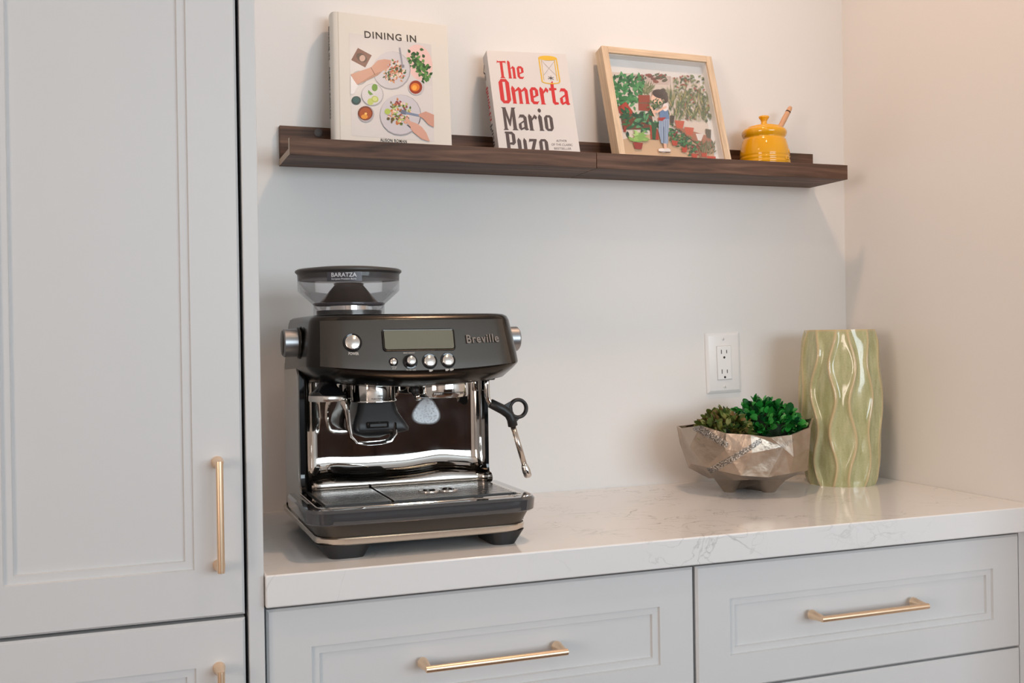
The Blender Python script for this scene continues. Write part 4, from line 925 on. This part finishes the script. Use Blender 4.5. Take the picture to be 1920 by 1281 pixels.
# bright lower lip of the panel
def on_head(parts, name, m, u, h, out, parent=em, auto=40):
    b = mb(True, Matrix.Translation(-em.location) @ HF(u, h, out)); parts(b); return b.build(name, m, parent, True, auto=auto)
def rr2(w_, h_, r, n=5):
    p = []
    for cx, cy, a0 in ((w_/2-r, h_/2-r, 0), (-w_/2+r, h_/2-r, PI/2), (-w_/2+r, -h_/2+r, PI), (w_/2-r, -h_/2+r, 1.5*PI)):
        p += [(cx+r*math.cos(a0+PI/2*i/n), cy+r*math.sin(a0+PI/2*i/n)) for i in range(n+1)]
    return p
LU, LH = .0085, .2952
bz = on_head(lambda b: b.rings([[(x, y, 0) for x, y in rr2(.1085, .0335, .005)], [(x, y, .0016) for x, y in rr2(.1075, .0325, .0045)], [(x, y, .0008) for x, y in rr2(.1035, .0290, .0035)]], True, False, True), 'screen_bezel', M_BODY, LU, LH, .0010)
on_head(lambda b: b.prism(rr2(.1025, .0280, .0032), .0012, .0016), 'screen', M_LCD, LU, LH, .0012, bz)
# bezel is a sub-part parent: keep its child in the same space
def spun_cap(r, z0, z1): return lambda b: b.lathe([(r, z0), (r, z1-.0006), (r-.0008, z1), (0.0001, z1+.0002)], n=32)
def button(u, h, rc, rr, name='button'):
    o = on_head(lambda b: b.lathe([(rr+.0010, 0), (rr+.0006, .0014), (rr, .0014), (rc+.0006, .0006)], n=36), name, M_GLOSSB, u, h, .0009)
    on_head(spun_cap(rc, .0004, .0030), 'button_cap', M_CAP, u, h, .0009, o)
button(-.0880, .2915, .0104, .0128, 'power_button')
button(-.0318, .2635, .0046, .0058); button(.0215, .2640, .0082, .0106); button(.0492, .2643, .0082, .0106)
dl_ = on_head(lambda b: b.lathe([(.0108, 0), (.0105, .0022), (.0085, .0026), (.0080, .0090), (.0074, .0100)], n=36), 'selector_dial', M_GLOSSB, -.0075, .2635, .0009)
on_head(spun_cap(.0064, .0100, .0104), 'dial_cap', M_CAP, -.0075, .2635, .0009, dl_)
def head_text(name, s, size, u, h, wd, m, ext=.0002, bold=0, align='CENTER', out=.0024, sp=1.0):
    return text_obj(name, s, size, Matrix.Translation(-em.location) @ HF(u, h, out), m, em, extrude=ext, width=wd, align=align, bold=bold, space=sp)
head_text('power_lettering', 'POWER', .0056, -.0880, .2728, .0145, M_LETTER, bold=.00012)
head_text('raised_wordmark', 'Breville', .0175, .1060, .2885, .052, M_LOGO, .0012, bold=.0003, sp=1.15)
head_text('button_lettering', 'MENU\nEXIT', .0028, -.0318, .2552, .0075, M_LETTER)
head_text('button_lettering', 'GRIND AMOUNT', .0026, -.0085, .2752, .0170, M_LETTER)
head_text('button_lettering', 'FILTER SIZE', .0030, -.0075, .2508, .0140, M_LETTER)
def cup(u, h):
    on_head(lambda b: b.prism([(-.0024, .0016), (-.0018, -.0016), (.0018, -.0016), (.0024, .0016)], 0, .0002), 'cup_symbol', M_LETTER, u, h, .0024)
    on_head(lambda b: b.prism([(.0024, .0012), (.0036, .0010), (.0034, -.0006), (.0021, -.0006)], 0, .0002), 'cup_symbol', M_LETTER, u, h, .0024)
cup(.0215, .2503); cup(.0460, .2503); cup(.0530, .2503)
# side dials
def side_dial(x0, x1, y, h, r, name, m, face):
    b = mb(True, Matrix.Translation(T(0, y, h)) @ Matrix.Rotation(PI/2, 4, 'Y')); L_ = [(r, x0), (r, x1-math.copysign(.002, x1-x0)), (r-.002, x1), (.001, x1)]
    b.lathe(L_, n=40); o = b.build(name, m, em, auto=40)
    b = mb(True, Matrix.Translation(T(0, y, h)) @ Matrix.Rotation(PI/2, 4, 'Y')); b.lathe([(r-.0025, x1), (r-.0025, x1+math.copysign(.0004, x1-x0)), (.001, x1+math.copysign(.0004, x1-x0))], n=40); b.build('dial_face', face, o)
    b = mb(True, Matrix.Translation(T(0, y, h)) @ Matrix.Rotation(PI/2, 4, 'Y')); b.lathe([(r+.0035, x0-math.copysign(.004, x1-x0)), (r+.003, x0+math.copysign(.003, x1-x0)), (.01, x0+math.copysign(.003, x1-x0))], n=40); b.build('dial_collar', M_BODY, em)
side_dial(-.147, -.171, -.275, .2935, .0210, 'grind_dial', M_KNOB, mat('dial_face_dark', (.10, .09, .085), .35, 1.0))
side_dial(.172, .199, -.285, .2945, .0195, 'steam_dial', M_KNOB, M_KNOB)
# hopper
HU, HYP = -.0640, -.245
hopper = bpy.data.objects.new('bean_hopper', None); COL.objects.link(hopper); hopper.parent = em; hopper.location = (HU, HYP+.28, 0)
def HB(prof, name, m, n=64, cap=(False, False), auto=40):
    return mb(True).lathe(prof, 0, 0, n, *cap).build(name, m, hopper, True, auto=auto)
M_SMOKE = clear_mat('clear_hopper_plastic', (.965, .96, .97), .55, .04, .05, (.75, .73, .74))
HB([(.0545, .3340), (.0545, .3500), (.0555, .3520), (.0775, .3720), (.0780, .3740), (.0785, .4000)], 'hopper_wall', M_SMOKE)
HB([(.0530, .3500), (.0550, .3515), (.0550, .3535), (.0525, .3540)], 'hopper_seam', mat('dark_seam', (.14, .11, .12), .2))
HB([(.0775, .3885), (.0785, .3990)], 'lid_gasket', clear_mat('smoked_gasket', (.62, .58, .56), .6, .1, .20, (.16, .14, .13)))
HB([(.0001, .3900), (.0720, .3905), (.0805, .4000), (.0818, .4010), (.0815, .4035), (.0780, .4055), (.0500, .4085), (.0001, .4100)], 'hopper_lid', mat('smoke_brown_lid', (.055, .050, .046), .38), cap=(True, True))
HB([(.0450, .3545), (.0220, .3815), (.0235, .3835), (.0200, .3850), (.0001, .3850)], 'inner_cone', mat('bronze_cone', (.22, .13, .08), .30, .7))
HB([(.0500, .3340), (.0500, .3420), (.0440, .3425)], 'collar_ring', M_BODY)
HB([(.0300, .3340), (.0300, .3540), (.0290, .3545)], 'burr_housing', M_STEEL)
# badge on the hopper wall
def arc_patch(r, a0, a1, z0, z1, name, m, parent, n=14):
    b = mb(True); b.rings([[(r*math.cos(a0+(a1-a0)*i/n), r*math.sin(a0+(a1-a0)*i/n), z) for i in range(n+1)] for z in (z0, z1)], False, False, False)
    return b.build(name, m, parent, True)
A0 = -PI/2-.31
bd = arc_patch(.0792, A0-.30, A0+.36, .3840, .3975, 'badge', mat('badge_dark', s2l(72, 68, 74), .35), hopper)
M_BW = mat('badge_white', (.78, .77, .78), .4)
def arc_text(s, size, a_c, z, wd, name, r=.0794):
    o = text_obj(name, s, size, Matrix.Identity(4), M_BW, hopper, extrude=0.00005, width=wd, align='CENTER', bold=size*.012)
    for v in o.data.vertices:
        a = a_c+v.co.x/r; rr = r+v.co.z; zz = z+v.co.y; v.co = (rr*math.cos(a), rr*math.sin(a), zz)
    o.data.update()
arc_text('BARATZA', .0086, A0+.02, .3903, .0375, 'badge_lettering'); arc_text('European Precision Burrs', .0036, A0+.02, .3860, .0365, 'badge_lettering')
# group head, grinder outlet, cradle, tamper, spout
def LA(prof, u, y, name, m, n=48, cap=(True, True), parent=em, auto=40):
    return mb(True).lathe([(r, ZC+z) for r, z in prof], MX+u, y, n, *cap).build(name, m, parent, auto=auto)
GU, GY = .0610, -.322
gh = LA([(.0385, .2330), (.0400, .2280), (.0400, .2120), (.0390, .2090), (.0365, .2080), (.0310, .2080), (.0305, .2200), (.001, .2200)], GU, GY, 'group_head', M_STEEL)
mb(True).lathe([(.0402, ZC+.2157), (.0402, ZC+.2165)], MX+GU, GY, 24, False, False, -PI/2-.25, -PI/2+.72).build('lock_line', INK, gh)
arcb = mb(True); arcb.lathe([(.0402, ZC+.2125), (.0402, ZC+.2168)], MX+GU, GY, 12, False, False, -PI/2-.62, -PI/2-.22); arcb.build('insert_tab', INK, gh)
def wrap_text(s, size, a_c, z, wd, cu_, cy_, r, name, m, parent):
    o = text_obj(name, s, size, Matrix.Identity(4), m, parent, extrude=0.00003, width=wd, align='CENTER', bold=size*.01)
    for v in o.data.vertices:
        a = a_c+v.co.x/r; v.co = (cu_+(r+v.co.z)*math.cos(a), cy_+.28+(r+v.co.z)*math.sin(a), z+v.co.y)
    o.data.update()
wrap_text('INSERT', .0036, -PI/2-.42, .2134, .0125, GU, GY, .0404, 'insert_lettering', M_BW, gh); wrap_text('LOCK', .0034, -PI/2+.55, .2132, .0075, GU, GY, .0403, 'lock_lettering', INK, gh)
QU, QY = -.0430, -.312
go = LA([(.0320, .2330), (.0330, .2280), (.0330, .2075), (.0342, .2060), (.0342, .2045), (.0320, .2040), (.001, .2040)], QU, QY, 'grinder_outlet', M_STEEL)
wrap_text('GRIND', .0034, -PI/2+.10, .2125, .0090, QU, QY, .0332, 'grind_lettering', INK, go); wrap_text('PUSH ON/OFF  HOLD', .0032, -PI/2+.15, .2085, .0300, QU, QY, .0332, 'grind_lettering', INK, go)
# black dosing cradle: a flared hood
b = mb(True); rg_ = []
for h, w0, w1, y0, y1 in ((.2040, -.027, .028, -.338, -.275), (.1900, -.031, .031, -.343, -.272), (.1760, -.037, .040, -.348, -.270), (.1660, -.038, .046, -.351, -.270), (.1610, -.036, .046, -.349, -.270), (.1560, -.030, .016, -.342, -.272), (.1520, -.018, .006, -.334, -.275)):
    rg_.append([T(QU+u, y, h) for u, y in rrect(w0, w1, y0, y1, .010 if w1-w0 > .03 else .006, .006, nf=6)])
b.rings(rg_).build('dosing_cradle', M_BLACK, em, auto=50)
box('activation_switch', M_GLOSSB, em, (MX+QU-.019, MX+QU+.013, -.3565, -.346, ZC+.1675, ZC+.1765), .0015)
box('switch_key', M_BLACK, em, (MX+QU-.016, MX+QU+.010, -.3575, -.350, ZC+.1690, ZC+.1745), .001)
# chrome portafilter fork: two arms joined by a curved bar
b = mb(True); path = []
for (u, y, h) in ((-.043, -.300, .212), (-.0445, -.322, .205), (-.0450, -.340, .190), (-.0445, -.346, .170), (-.0420, -.350, .155), (-.034, -.352, .1475), (-.020, -.353, .1455), (.000, -.353, .1460), (.012, -.353, .1480), (.0195, -.350, .1540), (.0220, -.345, .1620), (.0220, -.325, .1680)): path.append((u, y, h))
R = []
for i, (u, y, h) in enumerate(path):
    p = Vector(T(QU+u, y, h)); q0 = Vector(T(QU+path[max(0, i-1)][0], path[max(0, i-1)][1], path[max(0, i-1)][2])); q1 = Vector(T(QU+path[min(len(path)-1, i+1)][0], path[min(len(path)-1, i+1)][1], path[min(len(path)-1, i+1)][2]))
    t = (q1-q0).normalized(); a = Vector((0, 1, 0)); a = (a-t*a.dot(t)).normalized(); c = t.cross(a); w_, th = .0135, .0018
    R.append([tuple(p+a*w_*x+c*th*z) for x, z in ((-1, -.5), (-.8, -1), (.8, -1), (1, -.5), (1, .5), (.8, 1), (-.8, 1), (-1, .5))])
b.rings(R).build('portafilter_fork', M_STEEL, em, bevel=0, auto=50)
# stored tamper
TU, TY = -.1130, -.318
tm = LA([(.0130, .2480), (.0128, .2390), (.0125, .2340), (.0150, .2285), (.0215, .2220), (.0262, .2175), (.0268, .2160)], TU, TY, 'tamper', M_GLOSSB)
LA([(.0268, .2160), (.0275, .2150), (.0275, .2085), (.0268, .2075), (.001, .2075)], TU, TY, 'tamper_base', M_CAP, parent=tm)
# hot water spout
b = mb(True); b.tube([T(.0205, -.318, .2300), T(.0205, -.320, .2190), T(.0215, -.324, .2120)], [.0085, .0080, .0068], 20); ws = b.build('hot_water_spout', M_BLACK, em)
mb(True).tube([T(.0212, -.323, .2135), T(.0230, -.328, .2060)], [.0052, .0050], 20).build('spout_tip', M_STEEL, ws)
# steam wand
WU, WY = .1290, -.335
sw = mb(True).tube([T(WU, WY, .2380), T(WU, WY, .2260), T(WU, WY, .2130), T(WU+.0004, WY, .2070), T(WU+.0020, WY, .2015), T(WU+.0050, WY, .1970), T(WU+.012, WY, .1930)], .0042, 18).build('steam_wand', M_STEEL, em)
LA([(.0090, .2400), (.0090, .2330), (.0075, .2320)], WU+.004, WY, 'wand_collar', M_BLACK, 24)
gp = mb(True).tube([T(WU+.0045, WY, .1965), T(WU+.0055, WY, .1960), T(WU+.025, WY, .1860), T(WU+.0355, WY, .1780), T(WU+.0395, WY, .1700), T(WU+.0415, WY, .1600), T(WU+.0417, WY, .1590)], [.0050, .0072, .0078, .0076, .0074, .0076, .0060], 20).build('wand_grip', M_BLACK, sw)
cR = Vector(T(WU+.0500, WY-.001, .1865)); ring_ = [tuple(cR+Vector((math.cos(a)*.0135, 0, math.sin(a)*.0135))) for a in [2*PI*i/32 for i in range(32)]]
b = mb(True); rg_ = []
for i in range(32):
    a = 2*PI*i/32; d = Vector((math.cos(a), 0, math.sin(a))); rg_.append([tuple(cR+d*(.0135+.0030*math.cos(2*PI*k/10))+Vector((0, .0048*math.sin(2*PI*k/10), 0))) for k in range(10)])
b.rings(rg_+[rg_[0]], True, False, False)
b.prism([(0, 0)]*3, 0, 0) if False else None
for poly in ([(.024, .1905), (.0390, .1975), (.0410, .1770), (.032, .1810)], [(.0415, .1620), (.0535, .1730), (.0445, .1760), (.0395, .1720)]):
    b.add([T(WU+u, WY-.004, h) for u, h in poly]+[T(WU+u, WY+.004, h) for u, h in poly], [(0, 1, 2, 3), (7, 6, 5, 4), (0, 4, 5, 1), (1, 5, 6, 2), (2, 6, 7, 3), (3, 7, 4, 0)])
b.build('finger_loop', M_BLACK, sw, auto=50)
mb(True).tube([T(WU+.0412, WY, .1610), T(WU+.0600, WY, .0970)], .0043, 18).build('wand_tube', M_BRUSH if False else mat('wand_steel', (.62, .56, .50), .2, 1.0), sw)
mb(True).tube([T(WU+.0592, WY, .0995), T(WU+.0600, WY, .0970), T(WU+.0625, WY, .0890), T(WU+.0650, WY, .0810), T(WU+.0656, WY, .0788), T(WU+.0658, WY, .0780)], [.0044, .0056, .0064, .0062, .0042, .0010], 20).build('wand_tip', M_STEEL, sw)
